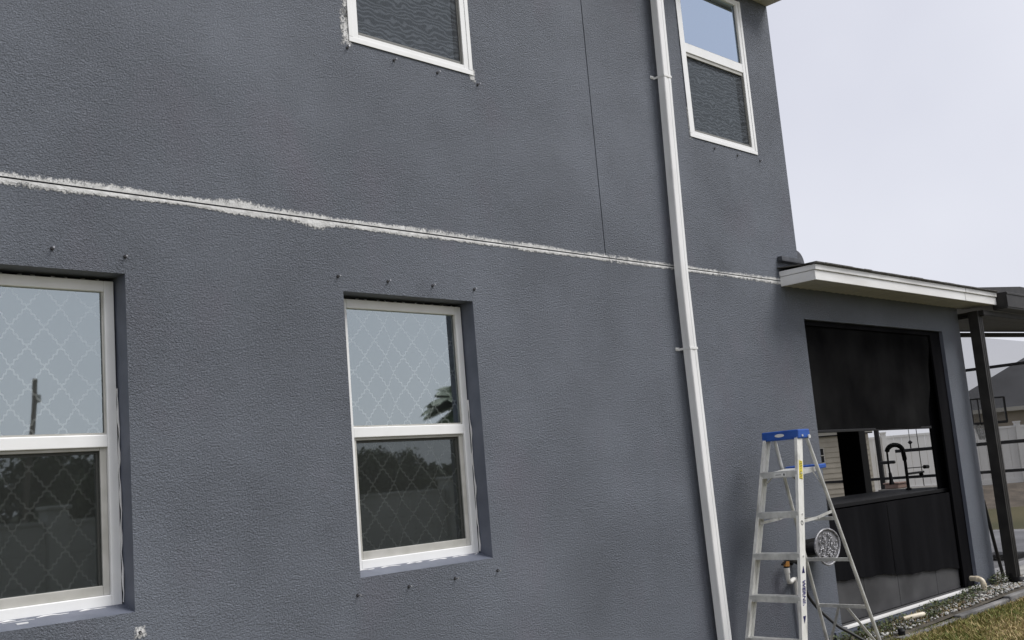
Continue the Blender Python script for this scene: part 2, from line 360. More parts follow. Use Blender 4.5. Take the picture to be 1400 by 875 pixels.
# windows --------------------------------------------------------------
def make_window(x, y, z, Wd, H, zm, zm2, glass_m, screen_m, flush):
    """x,z lower left of the frame, y frame front; zm..zm2 meeting rail (local)"""
    sl, sr, tp, bt = (.095, .050, .055, .052) if not flush else (.062, .062, .05, .046)
    dp = .050 if not flush else .085
    f = MB()
    f.box(0, sl, 0, dp, 0, H); f.box(Wd-sr, Wd, 0, dp, 0, H)
    f.box(sl, Wd-sr, 0.0005, dp, H-tp, H); f.box(sl, Wd-sr, .0005, dp, 0, bt)
    f.box(sl, Wd-sr, .002, dp-.002, zm, zm2)
    if flush:
        f.box(-.012, Wd+.012, -.004, -.0005, -.012, .02); f.box(-.012, .02, -.0045, -.0006, .021, H); f.box(Wd-.02, Wd+.012, -.0045, -.0006, .021, H)
    fr = f.build('window', M_vinyl, house, bevel=.004, org=(0, 0, 0), loc=(x, y, z))
    k = MB()      # inner stop beads round the upper glass, thin bead lines
    k.box(sl, Wd-sr, .012, .018, zm2, zm2+.010); k.box(Wd-sr-.010, Wd-sr, .012, .018, zm2+.010, H-tp)
    k.build('glazing_bead', M_sash, fr, org=(0, 0, 0))
    p = MB(); p.quad((sl, .022, zm2), (Wd-sr, .022, zm2), (Wd-sr, .022, H-tp), (sl, .022, H-tp)); p.build('upper_pane', glass_m, fr, org=(0, 0, 0))
    p = MB(); p.quad((sl, .047, bt), (Wd-sr, .047, bt), (Wd-sr, .047, zm), (sl, .047, zm)); p.build('lower_pane', M_glass, fr, org=(0, 0, 0))
    s = MB(); w = .034 if not flush else .014                # screen frame in the lower half
    s.box(sl, sl+w*.7, .016, .032, bt, zm); s.box(Wd-sr-w, Wd-sr, .016, .032, bt, zm); s.box(sl+w*.7, Wd-sr-w, .0165, .0315, bt, bt+w+.012); s.box(sl+w*.7, Wd-sr-w, .0165, .0315, zm-.016, zm)
    s.build('screen_frame', M_track if flush else M_sash, fr, bevel=.003, org=(0, 0, 0))  # upper frames coloured dark for the shade below the meeting rail
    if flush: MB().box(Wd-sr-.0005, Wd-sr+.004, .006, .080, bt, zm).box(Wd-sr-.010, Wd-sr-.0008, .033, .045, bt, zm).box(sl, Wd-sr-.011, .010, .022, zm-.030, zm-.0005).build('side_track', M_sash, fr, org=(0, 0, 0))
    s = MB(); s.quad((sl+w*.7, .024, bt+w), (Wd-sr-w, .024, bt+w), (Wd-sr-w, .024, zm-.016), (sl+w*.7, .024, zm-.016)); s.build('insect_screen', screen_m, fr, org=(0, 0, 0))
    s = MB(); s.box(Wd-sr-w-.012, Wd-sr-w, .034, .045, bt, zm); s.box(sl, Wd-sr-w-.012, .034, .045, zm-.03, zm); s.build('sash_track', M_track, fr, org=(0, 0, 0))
    return fr
FX, FZ, FY = 3.655, 1.199, .112
w2 = make_window(FX, FY, FZ, 1.0, 1.566, .748, .808, M_glass, M_screen_low, False)
w1 = copy_obj(w2, house, (FX-2.316, FY, FZ))
for ch in list(w2.children): copy_obj(ch, w1)
w3 = make_window(3.815, -.004, 4.350, .997, 1.45, .752, .832, M_glass_blue, M_screen_up, True)
w4 = copy_obj(w3, house, (7.30, -.004, 4.350))
for ch in list(w3.children): copy_obj(ch, w4)
# white caulk beads down the right jambs
for dx in (0, -2.316):
    pts = []; n = 26
    for i in range(n+1):
        z = 1.21+i/n*(.95 if dx == 0 else 1.02); pts.append((4.657+dx+.002*math.sin(i*1.9), .106-.004*math.sin(i*.7), z))
    MB().tube(pts, [.0042+.0022*math.sin(i*1.3+dx) for i in range(n+1)], 8).build('caulk_bead', M_caulk_solid, house)
    pts = [(3.70+dx+i*.0385, .100+.003*math.sin(i*2.1), 1.196+.003*math.sin(i*1.3)) for i in range(25)]
    MB().tube(pts, [.0030+.0022*math.sin(i*2.7+dx) for i in range(25)], 8).build('caulk_bead', M_caulk_solid, house)
b = MB(); b.box(4.455, 4.545, .165, .1665, 1.30, 1.36); b.build('glass_sticker', M_greypanel, house)
b = MB(); b.box(1.78, 1.92, .085, .092, 1.190, 1.194); b.box(1.83, 1.88, .05, .084, 1.180, 1.187); b.build('caulk_crumb', M_caulk_solid, house)

# sheer curtains
def curtain(x0, x1, label):
    n = 90; vs = []; fs = []; root = ((x0+x1)/2, .28, 1.0)
    for i in range(n+1):
        t = i/n; x = x0+(x1-x0)*t; y = .198+.016*math.sin(t*31+.8*math.sin(t*9))+.006*math.sin(t*57+1)
        for z in (1.0, 2.95): vs.append((x-root[0]+.012*math.sin(t*31+1.3), y-root[1], z-root[2]))
    for i in range(n): fs.append((2*i, 2*i+2, 2*i+3, 2*i+1))
    b = MB(); b.add(vs, fs, 0, True); o = b.build('curtain', M_curtain, None, org=(0, 0, 0)); o.location = root
    return tag(o, label, 'curtain', 'sheer lattice curtains behind the ground floor windows')
curtain(1.2, 2.70, 'white lattice patterned sheer curtain in the ground floor window at the left edge')
curtain(3.45, 5.0, 'white lattice patterned sheer curtain in the window that mirrors a palm frond')

# downspout -------------------------------------------------------------
zz = [5.86, 5.435, 4.75, 4.4, 3.6, 3.096, 2.5, 1.6, .9, .325, .02]; xx = [6.895, 6.887, 6.874, 6.862, 6.836, 6.821, 6.826, 6.838, 6.852, 6.867, 6.874]
prof = []
for (u, v) in ((0, -.034), (0, -.094), (.006, -.100), (.032, -.100), (.036, -.097), (.060, -.097), (.064, -.100), (.090, -.100), (.096, -.094), (.096, -.034)): prof.append((u, v))
vs = []; fs = []; k = len(prof)
for x, z in zip(xx, zz):
    for u, v in prof: vs.append((x+u, v, z))
for i in range(len(zz)-1):
    for j in range(k): fs.append((i*k+j, (i+1)*k+j, (i+1)*k+(j+1) % k, i*k+(j+1) % k))
fs += [tuple(range(k)), tuple(reversed(range((len(zz)-1)*k, len(zz)*k)))]
b = MB(); b.add(vs, fs); ds = b.build('downspout', M_spout, house, bevel=.0015)
for z, x in ((4.756, 6.874), (2.529, 6.826)):
    b = MB(); b.box(x-.003, x+.099, -.1035, -.1010, z-.009, z+.009); b.box(x-.0035, x-.001, -.1025, -.004, z-.009, z+.009); b.box(x+.0965, x+.0990, -.1025, -.004, z-.009, z+.009)
    b.box(x-.055, x-.004, -.0045, -.0015, z-.012, z+.014); b.tube([(x-.040, -.003, z+.002), (x-.040, -.012, z+.002)], .009, 6)
    b.build('strap', M_white, ds, bevel=.001)

# porch eave --------------------------------------------------------------
EX0, EX1, EY = 8.432, 12.42, -.352
b = MB(); b.box(EX0, EX1, EY, EY+.02, 3.139, 3.225); b.box(EX0-.006, EX1, EY-.014, EY+.02, 3.228, 3.275); fa = b.build('fascia', M_fascia, house, bevel=.003)
b = MB(); b.box(EX0, EX0+.02, EY+.021, -.004, 3.139, 3.225); b.box(EX0-.006, EX0+.02, EY+.021, -.004, 3.228, 3.275); b.build('fascia_return', M_fascia, house, bevel=.003)
b = MB(); b.box(11.575, 11.579, EY-.0160, EY-.0142, 3.229, 3.274); b.box(11.575, 11.579, EY-.0014, EY-.0002, 3.14, 3.224); b.build('fascia_joint', M_track, house)
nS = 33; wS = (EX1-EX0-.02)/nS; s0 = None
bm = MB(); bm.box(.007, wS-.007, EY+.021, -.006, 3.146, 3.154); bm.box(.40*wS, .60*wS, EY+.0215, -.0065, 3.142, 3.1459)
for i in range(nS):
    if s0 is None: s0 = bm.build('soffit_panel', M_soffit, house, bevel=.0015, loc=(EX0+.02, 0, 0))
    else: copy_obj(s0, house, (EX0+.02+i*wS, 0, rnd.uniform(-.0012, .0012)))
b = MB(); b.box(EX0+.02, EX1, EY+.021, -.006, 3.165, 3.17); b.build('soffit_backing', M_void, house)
# shingled roof of the porch: low slope, ragged front edge
sl_ = .085
b = MB()
b.add([(EX0-.02, EY-.03, 3.277), (EX1, EY-.03, 3.277), (EX1, 0, 3.277+.35*sl_), (EX0-.02, 0, 3.277+.35*sl_), (EX0-.02, EY-.03, 3.284), (EX1, EY-.03, 3.284), (EX1, 0, 3.284+.35*sl_), (EX0-.02, 0, 3.284+.35*sl_)],
      [(0, 3, 2, 1), (4, 5, 6, 7), (0, 1, 5, 4), (1, 2, 6, 5), (2, 3, 7, 6), (3, 0, 4, 7)])
b.add([(8.80, .001, 3.277+.35*sl_), (EX1, .001, 3.277+.35*sl_), (EX1, 5, 3.277+5.3*sl_), (8.80, 5, 3.277+5.3*sl_), (8.80, .001, 3.290+.35*sl_), (EX1, .001, 3.290+.35*sl_), (EX1, 5, 3.290+5.3*sl_), (8.80, 5, 3.290+5.3*sl_)],
      [(0, 3, 2, 1), (4, 5, 6, 7), (0, 1, 5, 4), (1, 2, 6, 5), (2, 3, 7, 6), (3, 0, 4, 7)])
rf = b.build('porch_roof', M_shingle, house)
t0 = None; x = EX0-.02
while x < EX1-.1:
    w = rnd.uniform(.14, .30); w = min(w, EX1-x); h = rnd.uniform(.0, .006)
    bm = MB(); bm.box(0, w-.006, EY-.038+rnd.uniform(-.006, .004), EY+.12, 0, .006+h); bm.build('shingle', M_shingle, rf, org=(0, 0, 0), loc=(x, 0, 3.2842)); x += w
b = MB(); b.box(8.425, 8.77, -.060, -.003, 3.365, 3.372); b.box(8.43, 8.765, -.050, -.003, 3.375, 3.412); b.build('wall_flashing', M_flash, house, bevel=.003)
vs = []; fs = []; n = 12
for i in range(n+1):
    a = R(90*i/n); 
    for y in (.02, .30): vs.append((8.797+.150*math.sin(a)*.95, y, 3.36+.155*math.cos(a)**.8 if i < n else 3.36))
for i in range(n): fs.append((2*i, 2*i+2, 2*i+3, 2*i+1))
fs.append(tuple(2*i for i in range(n+1))+(len(vs),)); vs.append((8.797, .02, 3.36))
b = MB(); b.add(vs, fs); b.build('kickout_flashing', M_flash, house)
# slab under the porch
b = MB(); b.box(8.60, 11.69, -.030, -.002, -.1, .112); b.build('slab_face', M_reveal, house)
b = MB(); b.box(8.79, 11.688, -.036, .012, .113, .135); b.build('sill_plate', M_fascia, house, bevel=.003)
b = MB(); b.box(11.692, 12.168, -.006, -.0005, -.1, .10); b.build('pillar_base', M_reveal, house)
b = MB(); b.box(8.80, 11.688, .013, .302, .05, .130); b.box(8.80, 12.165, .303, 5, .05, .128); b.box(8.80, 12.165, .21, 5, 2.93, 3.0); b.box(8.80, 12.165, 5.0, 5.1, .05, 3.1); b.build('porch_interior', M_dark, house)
b = MB(); b.box(12.0, 12.16, 1.30, 1.585, .128, 2.93); b.box(12.0, 12.16, 2.6, 5.0, .128, 2.93); b.build('porch_column', M_black, house, bevel=.004)
b = MB(); b.box(11.415, 11.687, .1505, .175, .136, 2.862); b.box(8.767, 11.434, .150, .175, 2.80, 2.862); b.box(8.767, 8.80, .150, .175, .136, 2.80); b.box(11.45, 11.6885, .037, .060, .136, 2.8605); b.box(8.767, 11.449, .037, .060, 2.815, 2.8605); b.build('screen_jamb', M_blackfab, house, bevel=.002)

# ------------------------------------------------------------------ roller shade
n = 46; vs = []; fs = []
for i in range(n+1):
    t = i/n
    for j in range(13):
        q = j/12; xr = 11.44-.22*(1-q)**1.3; x = 8.775+(xr-8.775)*t; zb = 1.842-.016*t; z = zb+(2.81-zb)*q
        vs.append((x, .062+.014*math.sin(t*7+q*2.6)*(1-q*.7)+.007*math.sin(t*21-q*4)*(1-q)+.008*math.sin(q*14+t*5)*t, z))
for i in range(n):
    for j in range(12): fs.append((i*13+j, (i+1)*13+j, (i+1)*13+j+1, i*13+j+1))
sh = thing('roller_shade', (10.1, .06, 1.83), 'black fabric roller shade pulled halfway down in the porch opening', 'shade')
b = MB(); b.add(vs, fs, 0, True); b.build('shade_fabric', M_shade, sh)
b = MB(); b.beam((8.78, .066, 1.842), (11.22, .066, 1.826), .022, .026); b.build('hem_bar', M_black, sh, bevel=.004)
b = MB(); b.tube([(8.78, .110, 2.805), (11.44, .110, 2.805)], .035, 12); b.build('roller_tube', M_black, sh)

# ------------------------------------------------------------------ outdoor kitchen
kt = thing('outdoor_counter', (10.4, .6, .13), 'black outdoor kitchen counter behind the porch opening, skirted in black fabric', 'counter')
b = MB(); b.box(8.84, 11.95, .11, .98, 1.135, 1.172); b.build('countertop', M_counter, kt, bevel=.004)
b = MB(); b.box(8.84, 11.70, .120, .97, 1.085, 1.10); b.box(8.84, 11.70, .122, .97, 1.112, 1.125); b.build('trim_rail', M_black, kt, bevel=.004)
b = MB(); b.box(9.06, 11.92, .44, .95, .14, 1.058); b.build('cabinet', M_black, kt)
for (xa, xb) in ((8.772, 9.40), (9.405, 10.07), (10.075, 10.90), (10.905, 11.446)):
    b = MB(); b.box(xa, xb, .084, .094, .1365, .66); b.build('base_panel', M_greypanel, kt, bevel=.003)
for (xa, xb, ha, hb) in ((8.775, 10.00, .515, .455), (10.01, 11.446, .425, .352)):
    n = 26; vs = []; fs = []
    for i in range(n+1):
        t = i/n; x = xa+(xb-xa)*t; hem = ha+(hb-ha)*t+.006*math.sin(t*19)+.004*math.sin(t*47)+(-.02 if t > .93 else 0)
        for z, k in ((1.13, .2), (.85, .6), (hem, 1)): vs.append((x,     .064+k*.002*math.sin(t*22+xa)+k*.003*math.sin(t*51), z))
    for i in range(n):
        for j in range(2): fs.append((i*3+j+1, (i+1)*3+j+1, (i+1)*3+j, i*3+j))
    b = MB(); b.add(vs, fs, 0, True); b.build('fabric_skirt', M_blackfab, kt)
fc = thing('kitchen_faucet', (11.64, .6, 1.172), 'black spring neck faucet with side lever standing on the outdoor counter', 'faucet')
b = MB(); b.tube([(11.637, .6, 1.172), (11.64, .6, 1.54)], .017, 12); b.tube([(11.637, .6, 1.172), (11.637, .6, 1.19)], .032, 12); b.build('riser', M_black, fc)
pts = []
for i in range(40):
    t = i/39
    if t < .35: q = t/.35; c = Vector((11.64-.02*q, .6, 1.50+.10*q))
    else:
        a = R(15+165*(t-.35)/.65); c = Vector((11.43+.19*math.cos(a), .6, 1.60+.075*math.sin(a)))
    pts.append(c)
b = MB(); b.tube(pts, .010, 8); b.build('neck_hose', M_black, fc)
co_ = []
for i in range(330):
    t = i/329*38; k = int(t); q = t-k; p = pts[k].lerp(pts[k+1], q); a = i*.55; tt = (pts[k+1]-pts[k]).normalized(); nn = tt.cross(Vector((0, 1, 0)))
    co_.append(p+nn*(.021*math.cos(a))+Vector((0, 1, 0))*(.021*math.sin(a)))
b = MB(); b.tube(co_, .0055, 5); b.build('spring', M_black, fc)
b = MB(); b.tube([(11.24, .6, 1.605), (11.235, .6, 1.45), (11.245, .6, 1.37)], .011, 8); b.tube([(11.245, .6, 1.38), (11.25, .6, 1.29), (11.255, .6, 1.255)], [.016, .021, .030], 10); b.build('spray_head', M_black, fc)
b = MB(); b.tube([(11.64, .6, 1.345), (12.06, .6, 1.348)], .013, 8); b.tube([(11.99, .6, 1.348), (12.0, .6, 1.31)], .024, 10); b.build('spray_arm', M_black, fc)
b = MB(); b.tube([(11.64, .6, 1.408), (12.10, .6, 1.402)], .006, 6); b.tube([(12.10, .6, 1.402), (12.19, .6, 1.40)], .022, 10); b.build('lever', M_black, fc)

# ------------------------------------------------------------------ pool cage
cage = thing('screen_enclosure', (15, 2, 0), 'dark bronze pool screen enclosure beside the porch pillar', 'pool cage')
b = MB(); b.box(12.43, 20, -.46, -.30, 3.085, 3.10); b.box(12.43, 20, -.47, -.455, 3.102, 3.275); b.box(12.43, 12.445, -.454, -.30, 3.102, 3.275); b.box(12.43, 20, -.478, -.4705, 3.245, 3.27); b.build('gutter', M_bronze, cage, bevel=.003)
b = MB(); b.add([(12.172, -.29, 3.03), (18, -.29, 3.03), (18, -.25, 3.03), (15.6, .141, 3.03), (12.172, .963, 3.03), (12.172, -.29, 3.08), (18, -.29, 3.08), (18, -.25, 3.08), (15.6, .141, 3.08), (12.172, .963, 3.08)],
      [(0, 4, 3, 2, 1), (5, 6, 7, 8, 9), (0, 1, 6, 5), (1, 2, 7, 6), (2, 3, 8, 7), (3, 4, 9, 8), (4, 0, 5, 9)]); b.build('roof_pan', M_bronze, cage)
for i in range(3):
    b = MB(); b.box(12.19, 14.6, -.285+i*.14, -.150+i*.14, 3.018, 3.028); b.build('roof_pan_rib', M_bronze, cage, bevel=.003)
tp3 = [(12.45, 3.435), (13.18, 3.488), (14.65, 3.600), (16.2, 3.592)]; b = MB()
for (xa, za), (xb, zb_) in zip(tp3[:-1], tp3[1:]):
    b.add([(xa, .15, 3.30), (xb, .15, 3.30), (xb, 2.2, 3.30), (xa, 2.2, 3.30), (xa, .15, za), (xb, .15, zb_), (xb, 2.2, zb_+.03), (xa, 2.2, za+.03)], [(0, 3, 2, 1), (4, 5, 6, 7), (0, 1, 5, 4), (1, 2, 6, 5), (2, 3, 7, 6), (3, 0, 4, 7)])
b.build('roof_panel', M_bronze, cage)
b = MB(); b.beam((12.172, .965, 2.99), (15.6, .143, 2.99), .05, .075, (0, 0, 1)); b.build('beam', M_bronze, cage, bevel=.003)
XF = 19.0
for z, hh in ((1.112, .05), (2.895, .05)):
    b = MB(); b.box(XF-.025, XF+.025, -.5, 14, z-hh/2, z+hh/2); b.build('rail', M_black, cage)
for y in (-.45, 1.35, 4.60, 7.9, 11.2):
    b = MB(); b.box(XF-.028, XF+.028, y-.038, y+.038, .10, 2.87); b.build('post', M_black, cage)
b = MB(); b.quad((XF, -.45, .12), (XF, 14, .12), (XF, 14, 2.87), (XF, -.45, 2.87)); b.build('screen', M_screen_cage, cage)
b = MB(); b.quad((12.18, .445, .12), (18.97, .445, .12), (18.97, .445, 2.94), (12.18, .445, 2.94)); b.build('screen', M_screen_near, cage)
b = MB(); b.box(XF-.12, XF-.03, 4.28, 4.565, 1.375, 1.435); b.build('door_handle', M_black, cage, bevel=.02)
b = MB(); b.box(XF-.06, XF-.03, 1.39, 4.26, 1.565, 1.625); b.build('door_bar', M_black, cage, bevel=.01)
b = MB(); b.tube([(XF-.045, 3.955, 1.626), (XF-.045, 3.955, 1.72)], .012, 8); b.tube([(XF-.045, 3.955, 1.70), (XF-.045, 3.955, 1.735), (XF-.045, 3.955, 1.77)], [.015, .045, .012], 10); b.tube([(XF-.045, 3.955, 1.77), (XF-.045, 3.97, 2.85)], .006, 5); b.build('hanging_latch', M_black, cage)
b = MB(); b.tube([(XF-.04, 3.82, 2.85), (XF-.04, 3.80, .2)], .007, 5); b.build('cable', M_black, cage)
# near downspout and its drain elbow
b = MB(); b.box(12.135, 12.255, -.235, -.125, .16, 3.08); b.box(12.170, 12.178, -.239, -.2352, .16, 3.08); b.box(12.214, 12.222, -.239, -.2352, .16, 3.08); b.build('downspout', M_bronze, cage, bevel=.006)
pts = [(12.195, -.18, .24), (12.195, -.18, .16)]
for i in range(1, 10):
    a = R(90*i/9); pts.append((12.195+.11*(1-math.cos(a)), -.18-.02*i/9, .16-.09*math.sin(a)))
for i in range(1, 6): pts.append((12.305+.07*i, -.20-.01*i, .07))
b = MB(); b.tube(pts, [.066 if i % 2 else .058 for i in range(len(pts))], 14); b.build('drain_elbow', M_black, cage)
b = MB(); b.tube([(12.255, .05, .99), (12.40, .05, .45), (12.50, .05, .12)], .020, 8); b.build('brace', M_bronze, cage)
b = MB(); b.box(12.19, 20, -.05, .40, -.05, .085); b.build('footing', M_conc, cage, bevel=.01)
b = MB(); b.box(12.19, 19.1, .41, 14, .0, .125); tag(b.build('pool_deck', M_deck), kind='structure')

# ------------------------------------------------------------------ basketball hoop
Mb = Mat('acrylic_backboard', (.25, .26, .27), .2); Mb.alpha(.30)
Mn = Mat('net_cord', (.75, .75, .73), .8)
hp = thing('basketball_hoop', (14.28, .66, .125), 'small poolside basketball hoop with clear framed backboard and white net', 'basketball hoop')
A = Vector((14.12, .80, 0)); B2 = Vector((14.44, .49, 0)); dxy = (B2-A).normalized(); nrm = Vector((-dxy.y, dxy.x, 0)); nrm = nrm if nrm.y < 0 else -nrm
b = MB(); b.quad(A+Vector((0, 0, 1.87)), B2+Vector((0, 0, 1.87)), B2+Vector((0, 0, 2.19)), A+Vector((0, 0, 2.19))); b.build('backboard', Mb, hp)
b = MB()
for p, q in ((A, B2),):
    for z, h in ((2.185, .018), (1.865, .034)): b.beam(p+Vector((0, 0, z)), q+Vector((0, 0, z)), .025, h, nrm)
for p in (A, B2): b.beam(p+Vector((0, 0, 1.86)), p+Vector((0, 0, 2.19)), .02, .022, nrm)
pm = A.lerp(B2, .22); b.beam(pm+Vector((0, 0, 1.86)), pm+Vector((0, 0, 2.19)), .014, .014, nrm)
b.build('backboard_frame', M_black, hp)
rc = A.lerp(B2, .20)+nrm*.09
b = MB(); b.tube([rc+Vector((.11*math.cos(a), .11*math.sin(a), 1.86)) for a in [2*math.pi*i/20 for i in range(21)]], .009, 6); b.build('rim', M_black, hp)
b = MB()
for k in range(12):
    for sgn in (1, -1):
        b.tube([rc+Vector(((.11-.045*t)*math.cos(2*math.pi*k/12+sgn*t*.55), (.11-.045*t)*math.sin(2*math.pi*k/12+sgn*t*.55), 1.86-.20*t)) for t in (0, .33, .66, 1)], .006, 4, cap=False)
b.build('net', Mn, hp)
b = MB(); pm = A.lerp(B2, .5)-nrm*.06; b.beam(pm+Vector((0, 0, .125)), pm+Vector((0, 0, 2.0)), .05, .05, nrm); b.build('pole', M_black, hp)
b = MB(); b.box(pm.x-.2, pm.x+.2, pm.y-.15, pm.y+.25, .126, .20); b.build('base', M_black, hp, bevel=.02)

# ------------------------------------------------------------------ yard beyond the pool cage
Mv = Mat('white_vinyl_fence', (.80, .80, .78), .5); Mv.vary((.74, .74, .72), (.83, .83, .82), 1.2, 4, (1, 1, .4))
FA = Vector((22.0, 15.85, 0)); FB = Vector((37.5, -.15, 0)); fd = (FB-FA); fl = fd.length; fd.normalize(); fn = Vector((fd.y, -fd.x, 0)); fn = fn if fn.y < 0 else -fn
vf = thing('vinyl_fence', tuple(FA), 'long white vinyl privacy fence beyond the pool cage', 'fence')
npan = 12; pw = fl/npan; zb, zt = .46, 2.02
for i in range(npan+1):
    c = FA+fd*(i*pw); b = MB(); b.beam(c+Vector((0, 0, .2)), c+Vector((0, 0, zt+.08)), .127, .127, fd); po = b.build('post', Mv, vf)
    b = MB(); b.beam(c+Vector((0, 0, zt+.08)), c+Vector((0, 0, zt+.115)), .16, .16, fd); b.build('post_cap', Mv, po)
p0 = None
for i in range(npan):
    for (za, zc, th) in ((zt-.06, zt+.0, .05), (zb, zb+.14, .05)):
        b = MB(); c = FA+fd*(i*pw); b.beam(c+fd*.066+Vector((0, 0, (za+zc)/2)), c+fd*(pw-.066)+Vector((0, 0, (za+zc)/2)), th, zc-za, fn); b.build('rail', Mv, vf)
    nb = 8; bw = (pw-.14)/nb
    for j in range(nb):
        c = FA+fd*(i*pw+.07+(j+.5)*bw)
        if p0 is None:
            b = MB(); b.beam((0, 0, zb+.141), (0, 0, zt-.061), bw-.012, .022, fd); p0 = b.build('board', Mv, vf, org=(0, 0, 0), loc=c-FA)
        else: copy_obj(p0, vf, c-FA)
Mm = Mat('mulch', (.14, .115, .09), .95); Mm.vary((.09, .075, .06), (.20, .165, .13), 3, 5)
b = MB(); A1 = FA-fd*1; B1 = FB+fd*1
vs = [A1+fn*3.2, B1+fn*3.2, B1+fn*.6+Vector((0, 0, .45)), A1+fn*.6+Vector((0, 0, .45)), B1-fn*4+Vector((0, 0, .5)), A1-fn*4+Vector((0, 0, .5))]
b.add(vs, [(0, 1, 2, 3), (3, 2, 4, 5)]); tag(b.build('planting_bank', Mm), kind='structure')
# raised block with terracotta pots in front of the fence
Mt = Mat('clay', (.22, .15, .12), .8); Mt.vary((.18, .12, .10), (.25, .17, .14), 6)
Mk = Mat('fire_pit_block', (.16, .15, .135), .9); Mk.vary((.10, .095, .085), (.22, .21, .19), 4, 4)
rb = thing('stone_planter', (18.5, 3.75, .125), 'low grey brown stone planter beyond the outdoor faucet', 'planter')
b = MB(); b.box(18.20, 18.80, 3.35, 4.25, .126, .90); b.build('block_wall', Mk, rb, bevel=.02)
b = MB(); b.box(18.16, 18.84, 3.31, 4.29, .901, .945); b.build('coping', Mk, rb, bevel=.01)
ct = thing('clay_trough', (18.4, 4.05, .946), 'reddish clay trough standing on the stone planter', 'pot')
b = MB(); b.box(18.25, 18.6, 3.95, 4.20, .946, 1.03); b.build('trough', Mt, ct, bevel=.015)
b = MB(); b.box(18.23, 18.62, 3.93, 4.22, 1.031, 1.055); b.build('rim', Mt, ct, bevel=.006)

# storage shed with a small gridded window
Ms = Mat('beige_siding', (.42, .385, .31), .7); Ms.vary((.36, .33, .27), (.46, .42, .345), 3, 4)
Mfa = Mat('shed_trim', (.50, .48, .43), .6)
sd = thing('garden_shed', (24.6, 10.6, 0), 'beige lap sided garden shed with a small white gridded window', 'shed')
SA = Vector((23.6, 11.45, 0)); SB = Vector((26.6, 8.65, 0)); sdv = (SB-SA); sL = sdv.length; sdv.normalize(); sn = Vector((sdv.y, -sdv.x, 0)); sn = sn if sn.y < 0 else -sn
c = SA+sdv*(sL/2)-sn*1.3
b = MB(); b.beam(c+Vector((0, 0, .05)), c+Vector((0, 0, 2.14)), sL, 2.5, sdv); b.build('wall', Ms, sd)
z = .08
while z < 2.1:
    b = MB(); b.add([SA+sn*(-.045)+Vector((0, 0, z)), SB+sn*(-.045)+Vector((0, 0, z)), SB+sn*(-.030)+Vector((0, 0, z)), SA+sn*(-.030)+Vector((0, 0, z)), SA+sn*(-.045)+Vector((0, 0, z+.135)), SB+sn*(-.045)+Vector((0, 0, z+.135))],
                   [(3, 2, 5, 4), (0, 1, 2, 3)]); b.build('siding_board', Ms, sd); z += .135
b = MB(); b.beam(SA+sn*.02-sdv*.1+Vector((0, 0, 2.21)), SB+sn*.02+sdv*.1+Vector((0, 0, 2.21)), .03, .14, sn); b.build('fascia', Mfa, sd)
b = MB(); b.beam(SA+sn*.005-sdv*.1+Vector((0, 0, 2.125)), SB+sn*.005+sdv*.1+Vector((0, 0, 2.125)), .05, .03, sn); b.build('fascia_shade_strip', M_void, sd)  # black bar laid in as the shade below the fascia
b = MB(); a0 = SA+sn*.15-sdv*.15; a1 = SB+sn*.15+sdv*.15; rr = -sn*1.45+Vector((0, 0, .6))
b.add([a0+Vector((0, 0, 2.285)), a1+Vector((0, 0, 2.285)), a1+rr+Vector((0, 0, 2.285)), a0+rr+Vector((0, 0, 2.285)), a1+rr-sn*1.45+Vector((0, 0, 1.7)), a0+rr-sn*1.45+Vector((0, 0, 1.7))], [(0, 1, 2, 3), (3, 2, 4, 5)]); b.build('roof', M_shingle, sd)
wc = Vector((25.593, 9.59, 1.63))+sn*.0
t = (wc-SA).dot(sdv); wc = SA+sdv*t+sn*(-.015)+Vector((0, 0, 1.63))
b = MB(); b.beam(wc-Vector((0, 0, .18)), wc+Vector((0, 0, .18)), .26, .02, sdv); wd = b.build('window', M_void, sd)
b = MB()
for q in (-.14, 0, .14): b.beam(wc+sn*.015+sdv*q-Vector((0, 0, .2)), wc+sn*.015+sdv*q+Vector((0, 0, .2)), .022, .02, sdv)
for q in (-.19, 0, .19): b.beam(wc+sn*.016-sdv*.15+Vector((0, 0, q)), wc+sn*.016+sdv*.15+Vector((0, 0, q)), .02, .022, sn)
b.build('muntin', Mfa, wd)

# neighbour's house behind the fence
Mnr = Mat('neighbour_shingle', (.055, .057, .062), .9); Mnr.vary((.045, .046, .05), (.07, .072, .078), .8, 5)
Mnw = Mat('neighbour_stucco', (.36, .31, .25), .8); Mnw.vary((.32, .275, .22), (.40, .345, .28), .6, 4)
nh = thing('neighbour_house', (53, 12, 0), 'tan neighbouring house with dark grey hip roof behind the white fence', 'house')
HA = Vector((49.40, 17.15, 0)); hv = Vector((.373, -.928, 0)).normalized(); hn = Vector((hv.y, -hv.x, 0)); hn = hn if hn.y < 0 else -hn
HL, HD, EZ, RZ = 18.0, 12.0, 3.12, 6.4
c = HA+hv*(HL/2)-hn*(HD/2); b = MB(); b.beam(c+Vector((0, 0, 0)), c+Vector((0, 0, EZ-.02)), HL-.9, HD-.9, hv); b.build('wall', Mnw, nh)
e = [HA, HA+hv*HL, HA+hv*HL-hn*HD, HA-hn*HD]; r1 = HA+hv*(HD/2)-hn*(HD/2)+Vector((0, 0, RZ)); r2_ = HA+hv*(HL-HD/2)-hn*(HD/2)+Vector((0, 0, RZ))
b = MB(); ez = Vector((0, 0, EZ)); b.add([p+ez for p in e]+[r1, r2_], [(0, 1, 5, 4), (1, 2, 5), (2, 3, 4, 5), (3, 0, 4), (3, 2, 1, 0)]); b.build('roof', Mnr, nh)
b = MB(); b.beam(HA+hn*.03+Vector((0, 0, EZ-.09)), HA+hn*.03+hv*HL+Vector((0, 0, EZ-.09)), .04, .18, hn); b.build('fascia', Mfa, nh)

